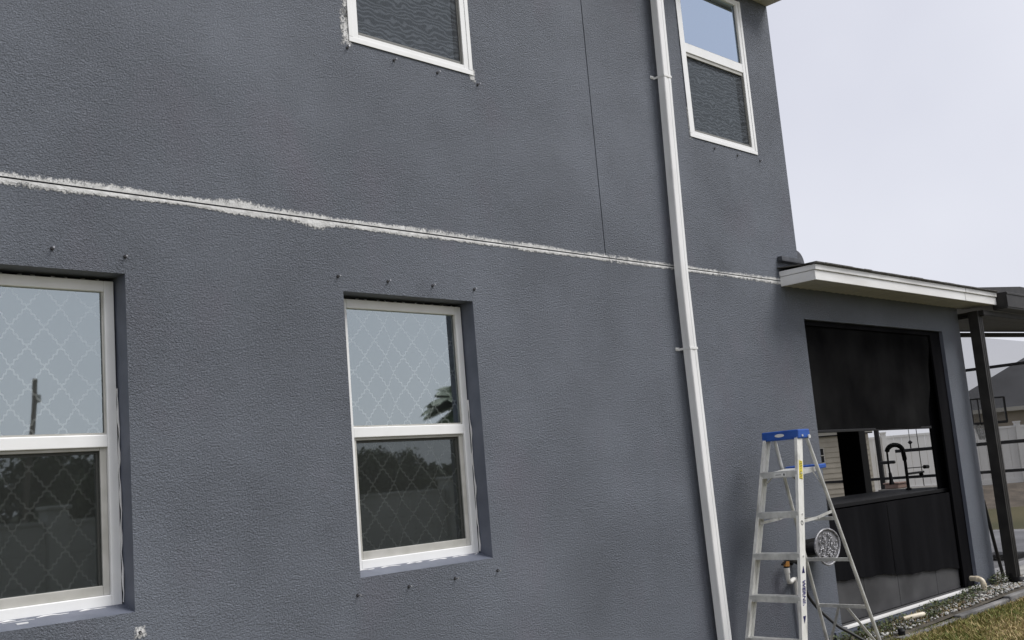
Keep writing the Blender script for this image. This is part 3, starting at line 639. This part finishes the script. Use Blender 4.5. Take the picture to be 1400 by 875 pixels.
# ------------------------------------------------------------------ step ladder
Ma = Mat('weathered_aluminium', (.60, .60, .56), .45, .1)
sc = Ma.noise(9, 5, (2, 2, .5)); Ma.color(Ma.mix(Ma.ramp(sc, [(.50, (0, 0, 0)), (.72, (1, 1, 1))]), Ma.ramp(Ma.noise(30, 4, (3, 3, .6)), [(.3, (.72, .72, .67)), (.7, (.86, .85, .81))]), (.45, .44, .40)))
Ma2 = Mat('brushed_aluminium', (.62, .62, .60), .42, .35); Ma2.vary((.48, .48, .46), (.76, .76, .73), 14, 4)
Mblue = Mat('blue_plastic', (.012, .075, .36), .42); Mblue.vary((.010, .06, .30), (.02, .10, .42), 12, 4)
Myel = Mat('yellow_label', (.75, .62, .06), .5); Mink = Mat('label_ink', (.03, .03, .035), .6); Mnavy = Mat('decal_blue', (.03, .03, .16), .5); Mlab = Mat('white_label', (.78, .78, .76), .5)
LC = Vector((7.570, -.395, 0)); th = -.066
la = Vector((-math.sin(th), math.cos(th), 0)); lb = Vector((math.cos(th), math.sin(th), 0)); Z = Vector((0, 0, 1))
lad = thing('step_ladder', tuple(LC), 'open aluminium step ladder with blue top cap standing by the downspout', 'ladder')
def P3(a, bb, z): return LC+la*a+lb*bb+Z*z
H, wt, wb, rtw, rbw, FF, RR = 1.763, .317, .542, .300, .500, .507, .616
front = {}; rear = {}
for s, nm in ((-1, 'n'), (1, 'f')):
    front[s] = (P3(s*wt/2, -.05, H+.03), P3(s*wb/2, -FF, .02)); rear[s] = (P3(s*rtw/2, .05, H+.02), P3(s*rbw/2, RR, .012))
def rail_pt(s, z): a, c = front[s]; t = (a.z-z)/(a.z-c.z); return a.lerp(c, t)
def rear_pt(s, z): a, c = rear[s]; t = (a.z-z)/(a.z-c.z); return a.lerp(c, t)
for s in (-1, 1):      # front rails: channels, web outward, flanges inward
    a, c = front[s]; d = (c-a).normalized(); out = la*s
    b = MB(); b.beam(a, c, .004, .070, la); b.beam(a-la*s*.013+lb*.033, c-la*s*.013+lb*.033, .024, .004, la); b.beam(a-la*s*.013-lb*.033, c-la*s*.013-lb*.033, .024, .004, la)
    rl = b.build('rail', Ma, lad, bevel=.0015)
    b = MB(); b.beam(c+Z*.06, c-Z*.018, .04, .09, la); b.build('foot', M_black, rl, bevel=.006)
    a, c = rear[s]
    b = MB(); b.tube([a, c], .0145, 12); rr_ = b.build('rear_leg', Ma2, lad)
    b = MB(); b.tube([c+Z*.05, c-Z*.010], .020, 10); b.build('foot', M_black, rr_)
for i in range(1, 6):
    z = .305*i; p = rail_pt(-1, z); q = rail_pt(1, z); i0 = p+la*.004; i1 = q-la*.004
    b = MB(); b.beam(i0, i1, .082, .006, lb); b.beam(i0-lb*.040-Z*.022, i1-lb*.040-Z*.022, .004, .046, lb); b.beam(i0+lb*.040-Z*.014, i1+lb*.040-Z*.014, .004, .028, lb)
    for k in range(5): b.beam(i0+lb*(-.03+k*.015)+Z*.0035, i1+lb*(-.03+k*.015)+Z*.0035, .005, .002, lb)
    st = b.build('step', Ma2, lad, bevel=.001)
    if i == 5:
        mid = i0.lerp(i1, .46)-lb*.0432-Z*.022; b = MB(); b.beam(mid-la*.055, mid+la*.055, .0012, .032, lb); lbz = b.build('label', Mlab, st)
        b = MB(); b.beam(mid-lb*.001-la*.045, mid-lb*.001-la*.033, .001, .016, lb); b.beam(mid-lb*.001-la*.01, mid-lb*.001+la*.04, .001, .004, lb); st2 = b
        b.box(0, 0, 0, 0, 0, 0) if False else None
        b.build('label_mark', Mink, lad)
    for s, pp in ((-1, i0), (1, i1)):
        b = MB(); b.tube([pp-la*(-s)*-.012+Z*(-.02), pp+la*s*.012+Z*(-.02)], .007, 8); b.build('rivet', Ma2, lad)
# step end gussets under the two top steps
for z in (1.525,):
    for s in (-1, 1):
        p = rail_pt(s, z); b = MB(); b.beam(p-la*s*.012-Z*.03, p-la*s*.11-Z*.028, .03, .004, lb); b.beam(p-la*s*.006-Z*.10-lb*.0, p-la*s*.09-Z*.035, .018, .004, lb); b.build('gusset', Ma2, lad)
# top cap
cw = wt/2+.014
b = MB(); z0, z1 = H+.006, H+.078
b.add([P3(s*cw, d, z) for z, dd in ((z0, .078), (z1, .070)) for s, d in ((-1, -dd-.012), (1, -dd-.012), (1, dd), (-1, dd))], [(3, 2, 1, 0), (4, 5, 6, 7), (0, 1, 5, 4), (1, 2, 6, 5), (2, 3, 7, 6), (3, 0, 4, 7)])
cap = b.build('top_cap', Mblue, lad, bevel=.009)
b = MB(); pts_ = []
for k in range(24):
    a = 2*math.pi*k/24; pts_.append(P3(.045*math.cos(a)*1.0, -.0890, H+.042+.013*math.sin(a)))
b.add(pts_, [tuple(range(24))]); b.build('badge', Mlab, cap)
b = MB(); b.tube([P3(-cw-.002, .050, H+.018), P3(-cw-.010, .050, H+.018)], .016, 12); b.tube([P3(-cw-.001, -.035, H+.028), P3(-cw-.006, -.035, H+.028)], .009, 10); b.build('pivot', Ma2, cap)
# rear horizontals and diagonal braces
for z in (1.13, .80, .42):
    p = rear_pt(-1, z); q = rear_pt(1, z); b = MB(); b.beam(p, q, .006, .026, lb); b.beam(p+lb*.010+Z*.011, q+lb*.010+Z*.011, .02, .004, lb); b.build('rear_brace', Ma2, lad)
for s in (-1, 1):
    b = MB(); p = rear_pt(s, .41)-la*s*.19; b.beam(p, rear_pt(s, .06), .004, .022, lb); b.build('diagonal_brace', Ma2, lad)
# spreaders
for s in (-1, 1):
    p = rail_pt(s, 1.14); q = rear_pt(s, 1.19); m_ = p.lerp(q, .55)-Z*.012-la*s*.01
    b = MB(); b.beam(p-la*s*.02, m_, .004, .022, la); spb = b.build('spreader', Ma2, lad)
    b = MB(); b.beam(m_-la*s*.004, q, .004, .022, la); b.tube([m_+la*.008, m_-la*.008], .011, 8); b.build('hinge_bar', Ma2, spb)
# folding paint shelf
p0_ = (rail_pt(-1, 1.52)+rail_pt(1, 1.52))/2; q0_ = (rear_pt(-1, 1.54)+rear_pt(1, 1.54))/2
b = MB(); b.beam(p0_+lb*.05, q0_+lb*.02, .27, .006, la); b.beam(p0_+lb*.05-la*.135-Z*.014, q0_+lb*.02-la*.135-Z*.014, .004, .036, la); b.beam(p0_+lb*.05+la*.135-Z*.014, q0_+lb*.02+la*.135-Z*.014, .004, .036, la); shf = b.build('paint_shelf', Ma2, lad)
b = MB(); b.beam(q0_+lb*.022, q0_+lb*.15+Z*.004, .30, .034, la); b.build('shelf_edge', Mblue, shf, bevel=.006)
b = MB(); b.beam(q0_-lb*.02-la*.13-Z*.03, rear_pt(-1, 1.36), .003, .012, la); b.build('shelf_stay', Ma2, shf)
# stickers on the near rail
def on_rail(z, off=0): p = rail_pt(-1, z); return p-la*.0028+lb*off
a, c = front[-1]; dn = (c-a).normalized()
b = MB(); p = on_rail(1.60, .002); q = on_rail(1.46, .002); b.beam(p, q, .001, .044, la); sk = b.build('sticker', Myel, lad)
b = MB()
for k in range(11):
    zz_ = 1.592-k*.0125; wv = .034 if k % 3 else .024; pp = on_rail(zz_, .002)-la*.0009; b.beam(pp, pp+dn*.0045, .0008, wv if k not in (4, 5) else .012, la)
b.build('sticker_print', Mink, lad)
b = MB(); pp = on_rail(1.135, .0)-la*.0006
for k in range(16):
    a0_ = 2*math.pi*k/16; a1_ = 2*math.pi*(k+1)/16; b.beam(pp+lb*(.013*math.cos(a0_))+Z*(.016*math.sin(a0_)), pp+lb*(.013*math.cos(a1_))+Z*(.016*math.sin(a1_)), .0008, .005, la)
b.build('printed_mark', Mink, lad)
# maker's lettering down the near rail, arrowheads at both ends
cu = bpy.data.curves.new('lettering', 'FONT'); cu.body = 'WERNER'; cu.size = .052; cu.extrude = .0004; cu.align_x = 'CENTER'; cu.align_y = 'CENTER'; cu.offset = .0012
tmp = bpy.data.objects.new('lettering_tmp', cu); COL.objects.link(tmp); dg = bpy.context.evaluated_depsgraph_get(); me = bpy.data.meshes.new_from_object(tmp.evaluated_get(dg)); bpy.data.objects.remove(tmp)
lt = bpy.data.objects.new('lettering', me); COL.objects.link(lt); me.materials.clear(); me.materials.append(Mnavy.m); lt.parent = lad
xdir = dn; zdir = -la; ydir = zdir.cross(xdir).normalized(); mm = Matrix((xdir, ydir, zdir)).transposed().to_4x4(); mm.translation = on_rail(.625, 0)-la*.0012-LC; lt.matrix_local = mm
b = MB()
for z, sg in ((.775, 1), (.475, -1)):
    p = on_rail(z, 0)-la*.0012; b.add([p+lb*.018, p-lb*.018, p-dn*.055*sg], [(0, 1, 2), (2, 1, 0)])
b.build('decal_arrow', Mnavy, lad)

# ------------------------------------------------------------------ garden tap, hose, hanger
Mpvc = Mat('white_pvc', (.78, .77, .74), .4); Mpvc.vary((.68, .67, .63), (.80, .79, .77), 14)
Mbrass = Mat('brass', (.62, .30, .09), .35, .7); Mrub = Mat('black_rubber', (.014, .014, .014), .55)
tp_ = thing('garden_tap', (7.95, -.03, .1), 'outdoor tap with brass coupling on a white plastic pipe behind the ladder', 'tap')
b = MB(); b.tube([(8.06, -.002, .775), (8.06, -.012, .775)], .032, 14); b.tube([(8.05, -.01, .775), (8.02, -.06, .785), (7.93, -.07, .795), (7.88, -.075, .802)], .019, 10); b.tube([(8.06, -.03, .78), (8.10, -.05, .755)], .018, 10); b.build('valve_body', M_black, tp_)
b = MB(); b.beam((7.80, -.078, .775), (7.92, -.078, .818), .018, .012); b.tube([(7.98, -.065, .785), (7.98, -.075, .825)], .012, 8); b.build('lever', M_black, tp_)
b = MB(); b.tube([(7.87, -.075, .795), (7.868, -.075, .755)], .026, 12); b.tube([(7.867, -.075, .756), (7.866, -.075, .744)], .022, 10, 1); b.build('coupling', [Mbrass, M_black], tp_)
b = MB(); b.tube([(7.866, -.075, .743), (7.867, -.075, .70)], .024, 10); b.tube([(7.867, -.075, .70), (7.872, -.073, .655), (7.885, -.07, .630), (7.93, -.06, .622), (7.99, -.04, .630), (8.03, -.032, .632)], .0185, 12); b.tube([(8.048, -.03, .645), (8.052, -.03, .60), (8.046, -.03, .0)], .0165, 12); b.build('pipe', Mpvc, tp_)
hz = thing('garden_hose', (8.1, -.15, .0), 'black garden hose drooping from the tap to the ground under the ladder', 'hose')
raw = [(8.10, -.055, .77), (8.06, -.10, .66), (8.045, -.115, .56), (8.085, -.125, .47), (8.165, -.16, .36), (8.245, -.25, .235), (8.30, -.33, .17), (8.37, -.44, .09), (8.50, -.56, .03), (8.75, -.66, .016), (9.05, -.62, .016)]
def smooth_path(p, n=6):
    p = [Vector(q) for q in p]; out = []
    for i in range(len(p)-1):
        a, b_, c_, d_ = p[max(i-1, 0)], p[i], p[i+1], p[min(i+2, len(p)-1)]
        for k in range(n):
            t = k/n; out.append(.5*((2*b_)+(c_-a)*t+(2*a-5*b_+4*c_-d_)*t*t+(3*b_-a-3*c_+d_)*t**3))
    return out+[p[-1]]
b = MB(); b.tube(smooth_path(raw), .0125, 10); b.build('hose_pipe', Mrub, hz)
b = MB(); b.tube([(8.10, -.055, .775), (8.088, -.07, .73)], .018, 10); b.build('coupling', Mpvc, hz)

Mcast = Mat('cast_metal', (.50, .51, .53), .45, .3); Mcast.vary((.16, .16, .17), (.42, .42, .44), 34, 4, (1, 1, 1), .34, .60)
Mcastb = Mat('cast_plate_ground', (.20, .20, .21), .6, .0)
hh = thing('hose_hanger', (8.39, -.10, .86), 'black hose hanger with an oval cast metal scrollwork plate on the wall', 'hose hanger')
cx, cz, aw, ah, yh = 8.390, .868, .205, .150, -.17
def oval(t, k=1.0):
    a = t*2*math.pi; z = math.sin(a); w = aw*(1-.16*max(0, -z)); return Vector((cx+k*w*math.cos(a), yh, cz+k*ah*z*(1.06 if z < 0 else .92)))
b = MB(); b.tube([oval(i/40) for i in range(41)], .009, 8, cap=False); b.build('rim', Mcast, hh)
b = MB(); b.add([oval(i/40, .98)+Vector((0, .006, 0)) for i in range(40)], [tuple(range(40))]); b.build('plate', Mcastb, hh)
rs = random.Random(5)
for k in range(84):       # scrolls in relief
    for _ in range(60):
        u, v = rs.uniform(-1, 1), rs.uniform(-1, 1)
        if u*u+v*v < .78: break
    ctr = Vector((cx+u*aw*.95, yh-.002, cz+v*ah*.95)); r0 = rs.uniform(.012, .024); a0 = rs.uniform(0, 6.28); sg = rs.choice((-1, 1)); L_ = rs.uniform(2.2, 4.6)
    b = MB(); pts_ = []
    for i in range(10):
        t = i/9; rr2 = r0*(1-.65*t); pts_.append(ctr+Vector((rr2*math.cos(a0+sg*L_*t), -.004*math.sin(t*3), rr2*math.sin(a0+sg*L_*t))))
    b.tube(pts_, [.0055-.003*i/9 for i in range(10)], 6); b.build('scroll', Mcast, hh)
n = 16; vs = []; fs = []
for r_ in (.066, .058):
    for i in range(n+1):
        a = R(-15+210*i/n)
        for y in (-.012, -.160): vs.append((cx+r_*1.5*math.cos(a), y, cz-.035+r_*math.sin(a)))
k = 2*(n+1)
for i in range(n):
    fs += [(2*i, 2*i+1, 2*i+3, 2*i+2), (k+2*i, k+2*i+2, k+2*i+3, k+2*i+1), (2*i+1, k+2*i+1, k+2*i+3, 2*i+3)]
b = MB(); b.add(vs, fs, 0, False); b.tube([(cx-.10, -.02, cz-.055), (cx-.10, -.16, cz-.055)], .008, 8); b.build('saddle', M_black, hh)
b = MB(); b.box(cx-.13, cx+.13, -.010, -.001, cz-.08, cz+.06); b.build('wall_arm', M_black, hh)

# ------------------------------------------------------------------ border along the wall
Mbed = Mat('bed_soil', (.07, .06, .045), .95); Mbed.vary((.04, .035, .028), (.11, .095, .07), 12, 5).bump(Mbed.noise(30, 4), .6, .02)
def bedz(x): return .03+.055*max(0, min(1, (x-8.6)/3.2))
b = MB(); n = 30
xs = [6.5+i*(16-6.5)/n for i in range(n+1)]
for i in range(n):
    xa, xb = xs[i], xs[i+1]; b.quad((xa, -.42, bedz(xa)), (xb, -.42, bedz(xb)), (xb, -.001, bedz(xb)+.015), (xa, -.001, bedz(xa)+.015))
tag(b.build('border_soil', Mbed), kind='structure')
ed = thing('landscape_edging', (10.5, -.42, 0), 'weathered grey concrete edging between the gravel border and the lawn', 'edging')
x = 8.9; k = 0
while x < 16:
    Ln = 1.18; y0 = -.402-.010*math.sin(x*1.3); y1 = -.402-.010*math.sin((x+Ln)*1.3); zt_ = bedz(x)+.008+rnd.uniform(-.004, .006)
    b = MB(); b.beam((x, y0-.035, zt_/2-.03), (x+Ln-.012, y1-.035, zt_/2-.03+rnd.uniform(-.003, .004)), .075, zt_+.06, (0, 1, 0)); b.build('edging_block', M_edge, ed, bevel=.012); x += Ln

def stones(n, x0, x1, y0, y1, zf, smin, smax, name, mats, weights, dens=None):
    ico = np.array([(0, 0, 1), (.894, 0, .447), (.276, .851, .447), (-.724, .526, .447), (-.724, -.526, .447), (.276, -.851, .447), (.724, .526, -.447), (-.276, .851, -.447), (-.894, 0, -.447), (-.276, -.851, -.447), (.724, -.526, -.447), (0, 0, -1)])
    fi = np.array([(0, 1, 2), (0, 2, 3), (0, 3, 4), (0, 4, 5), (0, 5, 1), (1, 6, 2), (2, 7, 3), (3, 8, 4), (4, 9, 5), (5, 10, 1), (2, 6, 7), (3, 7, 8), (4, 8, 9), (5, 9, 10), (1, 10, 6), (6, 11, 7), (7, 11, 8), (8, 11, 9), (9, 11, 10), (10, 11, 6)])
    V = []; F = []; MI = []; k = 0
    while k < n:
        x = nrg.uniform(x0, x1); y = nrg.uniform(y0, y1)
        if dens and nrg.rand() > dens(x, y): continue
        s = smin+(smax-smin)*nrg.rand()**2; v = ico*(1+nrg.uniform(-.22, .22, (12, 1)))*np.array([s, s*nrg.uniform(.55, .9), s*nrg.uniform(.4, .7)])
        a = nrg.uniform(0, 6.28); c_, s_ = math.cos(a), math.sin(a); v = v@np.array([[c_, s_, 0], [-s_, c_, 0], [0, 0, 1]])
        v += np.array([x, y, zf(x, y)+s*.25]); V.append(v); F.append(fi+12*k); MI.append(np.full(20, nrg.choice(len(mats), p=weights))); k += 1
    return np_mesh(name, np.concatenate(V), np.concatenate(F), mats, None, np.concatenate(MI))
def gm(nm, c): M = Mat(nm, c, .85); M.vary(tuple(v*.75 for v in c), tuple(min(.8, v*1.15) for v in c), 60, 3); return M
gms = [gm('pale_pebble', (.52, .51, .48)), gm('grey_pebble', (.30, .30, .29)), gm('brown_pebble', (.24, .18, .13)), gm('dark_pebble', (.08, .075, .07))]
gd = lambda x, y: (.30+.70*max(0, min(1, (x-10.3)/1.4))) * (1 if y < -.10 or x > 11.2 else .45)
tag(stones(3900, 8.3, 14.5, -.37, -.04, lambda x, y: bedz(x)+.012, .006, .024, 'gravel', gms, [.46, .28, .14, .12], gd), kind='stuff')

# grass ---------------------------------------------------------------
Mgr = Mat('grass_blade', (.1, .1, .03), .7, 0, .2); at = Mgr.nd('Attribute', attribute_name='tone'); Mgr.color(at.outputs['Color'])
def blades(n, x0, x1, y0, y1, hmin, hmax, name, dens=None, pal=None, wd=.0055, zf=lambda x, y: 0*x, lean=.55):
    x = nrg.uniform(x0, x1, n*3); y = nrg.uniform(y0, y1, n*3)
    if dens is not None: kp = nrg.rand(n*3) < dens(x, y); x = x[kp][:n]; y = y[kp][:n]
    else: x = x[:n]; y = y[:n]
    n = len(x); a = nrg.uniform(0, 6.283, n); h = hmin+(hmax-hmin)*nrg.rand(n)**1.5; w = wd*nrg.uniform(.7, 1.5, n); l = nrg.uniform(.15, lean*2, n)*h; la_ = nrg.uniform(0, 6.283, n)
    dx, dy = np.cos(a)*w, np.sin(a)*w; lx, ly = np.cos(la_)*l, np.sin(la_)*l; z = zf(x, y)-.006
    V = np.stack([np.c_[x-dx, y-dy, z], np.c_[x+dx, y+dy, z], np.c_[x+dx*.7+lx*.35, y+dy*.7+ly*.35, z+h*.6], np.c_[x-dx*.7+lx*.35, y-dy*.7+ly*.35, z+h*.6], np.c_[x+lx, y+ly, z+h]], 1).reshape(-1, 3)
    i = np.arange(n)[:, None]*5; F = np.concatenate([i+np.array([0, 1, 2]), i+np.array([0, 2, 3]), i+np.array([3, 2, 4])])
    pal = np.array(pal); t = np.clip(.5+.35*np.sin(x*2.1+1.3*np.sin(y*2.7))*np.cos(y*3.1+x*.7)+nrg.normal(0, .28, n), 0, .999); k = (t*len(pal)).astype(int); c = pal[k]*nrg.uniform(.75, 1.25, (n, 1))
    return np_mesh(name, V, F, [Mgr], None, None, False, np.repeat(c, 5, 0))
PAL = [(.50, .39, .21), (.42, .33, .16), (.31, .265, .10), (.20, .21, .06), (.13, .165, .045), (.26, .235, .08)]
gr = blades(95000, 8.2, 15.0, -2.6, -.445, .018, .062, 'grass', lambda x, y: np.clip(1.0-(x-9.0)*.09, .35, 1), PAL)
tag(gr, kind='stuff')
gr2 = blades(26000, 6.4, 9.3, -2.6, -.30, .018, .055, 'grass', None, PAL); tag(gr2, kind='stuff')
tag(blades(9000, 8.2, 13.5, -.46, -.40, .015, .05, 'grass', lambda x, y: np.clip(.75-.55*np.sin(x*3.3)**2, 0, 1), PAL[2:], zf=lambda x, y: .01+0*x), kind='stuff')

tag(blades(1500, 8.3, 12.6, -.36, -.04, .012, .05, 'grass', lambda x, y: np.where(x < 10.8, .9, .35)*(.5+.5*np.sin(x*9+y*20)**2), [(.16, .15, .05), (.07, .09, .03), (.05, .065, .025), (.28, .22, .11)], zf=lambda x, y: .03+.055*np.clip((x-8.6)/3.2, 0, 1)+.012), kind='stuff')
# weeds in the border: each clump a plant
Mw = [Mat('weed_leaf', (.045, .065, .02), .6), Mat('weed_leaf_pale', (.10, .115, .04), .6), Mat('dry_stem', (.22, .17, .09), .8)]
def weed(cx_, cy_, r, hgt, nl, label, seed):
    q = np.random.RandomState(seed); root = thing('weed_clump', (cx_, cy_, bedz(cx_)+.01), label, 'weed', 'weeds growing in the gravel border')
    V = []; F = []; MI = []
    for k in range(nl):
        a = q.uniform(0, 6.283); d = r*q.rand()**.6; base = np.array([math.cos(a)*d*1.5, math.sin(a)*d*.6, 0]); base[1] = np.clip(base[1], -.3-cy_, -.015-cy_); h = hgt*q.uniform(.3, 1)*(1-.5*d/r); b2 = q.uniform(0, 6.283); ln = q.uniform(.014, .034); w = ln*q.uniform(.28, .45)
        o = base+np.array([0, 0, h]); dr = np.array([math.cos(b2), math.sin(b2), q.uniform(-.3, .8)]); sdx = np.array([-math.sin(b2), math.cos(b2), q.uniform(-.3, .3)])
        V += [o, o+dr*ln*.5+sdx*w, o+dr*ln, o+dr*ln*.5-sdx*w]; n0 = len(V)-4; F.append((n0, n0+1, n0+2, n0+3)); MI.append(0 if q.rand() < .68 else 1)
    np_mesh('foliage', np.array(V), np.array(F), Mw, root, np.array(MI))
    b = MB()
    for k in range(max(5, nl//22)):
        a = q.uniform(0, 6.283); d = r*q.rand()*.7; p = Vector((math.cos(a)*d*1.5, float(np.clip(math.sin(a)*d*.6, -.3-cy_, -.02-cy_)), -.01)); b.tube([p, p+Vector((q.uniform(-.02, .02), q.uniform(-.015, .01), hgt*q.uniform(.4, .9)))], .0022, 4)
    b.build('stem', Mw[2], root, org=(0, 0, 0))
for (x, y, r, h, nl, lab) in ((12.05, -.09, .16, .15, 300, 'dark green weed clump against the foot of the stucco pillar'), (11.35, -.10, .20, .09, 300, 'weed patch left of the white drain elbow along the porch sill'),
                              (10.85, -.16, .20, .07, 260, 'low weed patch in mid border below the middle of the porch sill'), (10.35, -.09, .19, .08, 240, 'weed clump hugging the sill behind the short white pipe'),
                              (9.95, -.26, .14, .06, 160, 'small weed tuft beside the short white pipe near the edging'), (9.55, -.08, .22, .08, 260, 'weed clump along the sill left of the short white pipe'),
                              (9.05, -.12, .22, .09, 300, 'weed clump at the porch corner behind the ladder rear leg'), (8.55, -.14, .20, .10, 300, 'bushy weed clump under the oval hose hanger')):
    weed(x, y, r, h, nl, lab, int(x*100))

# drain elbow, loose pipe, sprinkler
Mcream = Mat('cream_pvc', (.70, .62, .48), .45); Mcream.vary((.60, .52, .38), (.76, .69, .56), 16, 4)
de = thing('drain_pipe', (11.50, -.13, .08), 'cream plastic drain elbow poking out of the gravel beside the pillar', 'pipe')
pts = [(11.50, -.135, .03), (11.50, -.135, .17)]
for i in range(1, 8):
    a = R(88*i/7); pts.append((11.50+.01*(1-math.cos(a)), -.135+.045*(1-math.cos(a)), .17+.045*math.sin(a)))
pts += [(11.53, -.03, .219), (11.545, .008, .218)]
b = MB(); b.tube(pts, .026, 14); b.build('elbow', Mcream, de)
b = MB(); b.tube([(11.50, -.135, .14), (11.50, -.135, .172)], .031, 14); b.tube([(11.512, -.085, .2155), (11.523, -.055, .2175)], .031, 14); b.build('socket', Mcream, de)
lp = MB(); lp.tube([(-.115, 0, 0), (-.05, 0, 0), (.05, 0, 0), (.105, 0, 0), (.12, 0, 0)], [.018, .023, .025, .024, .016], 12); o = lp.build('loose_pipe', Mcream, None, org=(0, 0, 0)); o.location = (9.72, -.20, bedz(9.72)+.045); o.rotation_euler = (0, R(-4), R(-28))
tag(o, 'short cream plastic pipe lying on the gravel in front of the porch sill', 'pipe')
sp = thing('sprinkler_head', (9.045, -.40, .0), 'black sprinkler head at the edging in front of the gravel border', 'sprinkler')
b = MB(); b.tube([(9.045, -.40, -.02), (9.045, -.40, .075)], .030, 12); b.build('body', M_black, sp)
b = MB(); b.tube([(9.045, -.40, .075), (9.045, -.40, .092)], [.036, .026], 12); b.build('cap', M_black, sp)

# ------------------------------------------------------------------ behind the camera: what the panes mirror
Mwl = Mat('precast_wall', (.50, .50, .48), .85); Mwl.vary((.40, .40, .38), (.56, .56, .54), .8, 5)
bw_ = thing('boundary_wall', (7, -14, 0), 'pale panelled boundary wall mirrored in the lower window panes', 'wall')
for i in range(6):
    xp = -10.7+9.2*i; b = MB(); b.box(xp-.19, xp+.19, -14.19, -13.81, 0, 1.80); po = b.build('pillar', Mwl, bw_, bevel=.01)
    b = MB(); b.box(xp-.23, xp+.23, -14.23, -13.77, 1.801, 1.87); b.build('pillar_cap', Mwl, po, bevel=.02)
    for (za, zc) in ((.0, .52), (.525, 1.05), (1.055, 1.55)):
        b = MB(); b.box(xp+.195, xp+9.005, -14.06, -13.94, za, zc); b.build('panel', Mwl, bw_, bevel=.008)
    b = MB(); b.box(xp+.195, xp+9.005, -14.09, -13.91, 1.552, 1.62); b.build('coping', Mwl, bw_, bevel=.01)
Mlf = [Mat('tree_leaf', (.035, .055, .02), .7), Mat('tree_leaf_pale', (.06, .08, .03), .7)]; Mtk = Mat('bark', (.17, .15, .125), .9)
def crown_mesh(seed, rx, rz, n):
    q = np.random.RandomState(seed); cl = []
    for k in range(16):
        a = q.uniform(0, 6.283); d = rx*q.rand()**.5*.75; cl.append((math.cos(a)*d, math.sin(a)*d, q.uniform(-.7, .75)*rz*(1-.5*d/rx), q.uniform(.35, .6)*rx))
    cl = np.array(cl); k = q.randint(0, 16, n); u = q.normal(size=(n, 3)); u /= np.linalg.norm(u, axis=1)[:, None]; c = cl[k, :3]+u*cl[k, 3:]*(q.rand(n, 1)**.35)*np.array([1, 1, .75]); s = q.uniform(.07, .17, n)[:, None]
    d1 = q.normal(size=(n, 3)); d1 /= np.linalg.norm(d1, axis=1)[:, None]; d2 = np.cross(d1, u); d2 /= np.linalg.norm(d2, axis=1)[:, None]+1e-6
    V = np.stack([c-d1*s, c+d2*s*.6, c+d1*s, c-d2*s*.6], 1).reshape(-1, 3); F = np.arange(4*n).reshape(n, 4); return V, F, (q.rand(n) < .35).astype(int)
V = []; F = []; MI = []; o = 0
for i in range(24):
    x = 3+3.0*i+rnd.uniform(-.9, .9); y = -42+rnd.uniform(-2, 2); top = 5.2-1.0*min(1, max(0, (x-24)/26))+rnd.uniform(-.3, .3); sc_ = top/4.5
    v, f, mi_ = crown_mesh(i+3, 2.3, 1.6, 3600); V.append(v*sc_+np.array([x, y, 2.5*sc_])); F.append(f+o); MI.append(mi_); o += len(v)
n_ = 12000; v, f, mi_ = crown_mesh(77, 1, 1, n_); v = v.reshape(-1, 4, 3); cc = np.c_[nrg.uniform(-12, 90, n_), nrg.uniform(-49, -45, n_), nrg.uniform(0, 3.1, n_)]
V.append(((v-v.mean(1, keepdims=True))*2.8+cc[:, None, :]).reshape(-1, 3)); F.append(f+o); MI.append(mi_)
tag(np_mesh('woodland', np.concatenate(V), np.concatenate(F), Mlf, None, np.concatenate(MI)), kind='stuff')
# palm
pal = thing('palm_tree', (23.1, -20, 0), 'green palm tree whose fronds are mirrored in the ground floor window', 'palm')
b = MB(); b.tube([(23.1, -20, -.05), (23.15, -20, 2), (23.05, -20, 4.2)], [.2, .16, .13], 10); b.build('trunk', Mtk, pal)
Mpl = Mat('palm_leaflet', (.075, .11, .05), .6)
for k in range(27):
    az = 2*math.pi*k/27+rnd.uniform(-.2, .2); el = rnd.uniform(-.1, 1.1); Lf = rnd.uniform(1.2, 1.8); sp_ = []
    for i in range(13):
        t = i/12; sp_.append(Vector((23.05, -20, 4.2))+Vector((math.cos(az)*math.cos(el), math.sin(az)*math.cos(el), math.sin(el)))*Lf*t+Vector((0, 0, -1))*Lf*.42*t*t)
    b = MB(); b.tube(sp_, [.022-.0014*i for i in range(13)], 5)
    for i in range(2, 12):
        for f in (0, .33, .66):
            p = sp_[i].lerp(sp_[i+1], f); tt = (sp_[i+1]-sp_[i]).normalized(); sdv_ = tt.cross(Vector((0, 0, 1))).normalized()
            for sg in (-1, 1):
                e = p+(sdv_*sg*.8+tt*.55+Vector((0, 0, -.35)))*(.62*math.sin(math.pi*(.12+.8*i/12))); w = tt*.055
                b.add([p-w, p+w, e], [(0, 1, 2)])
    b.build('frond', Mpl, pal)
# leaning wooden pole
pl_ = thing('utility_pole', (11.35, -25, 0), 'leaning grey wooden pole mirrored in the upper pane at the left edge', 'pole')
b = MB(); b.tube([(11.15, -25, -.1), (11.62, -25, 5.5)], [.085, .065], 12); b.build('shaft', Mtk, pl_)
b = MB(); b.box(11.62, 11.73, -25.1, -24.9, 4.9, 5.1); b.build('bracket_box', Mwl, pl_, bevel=.02)
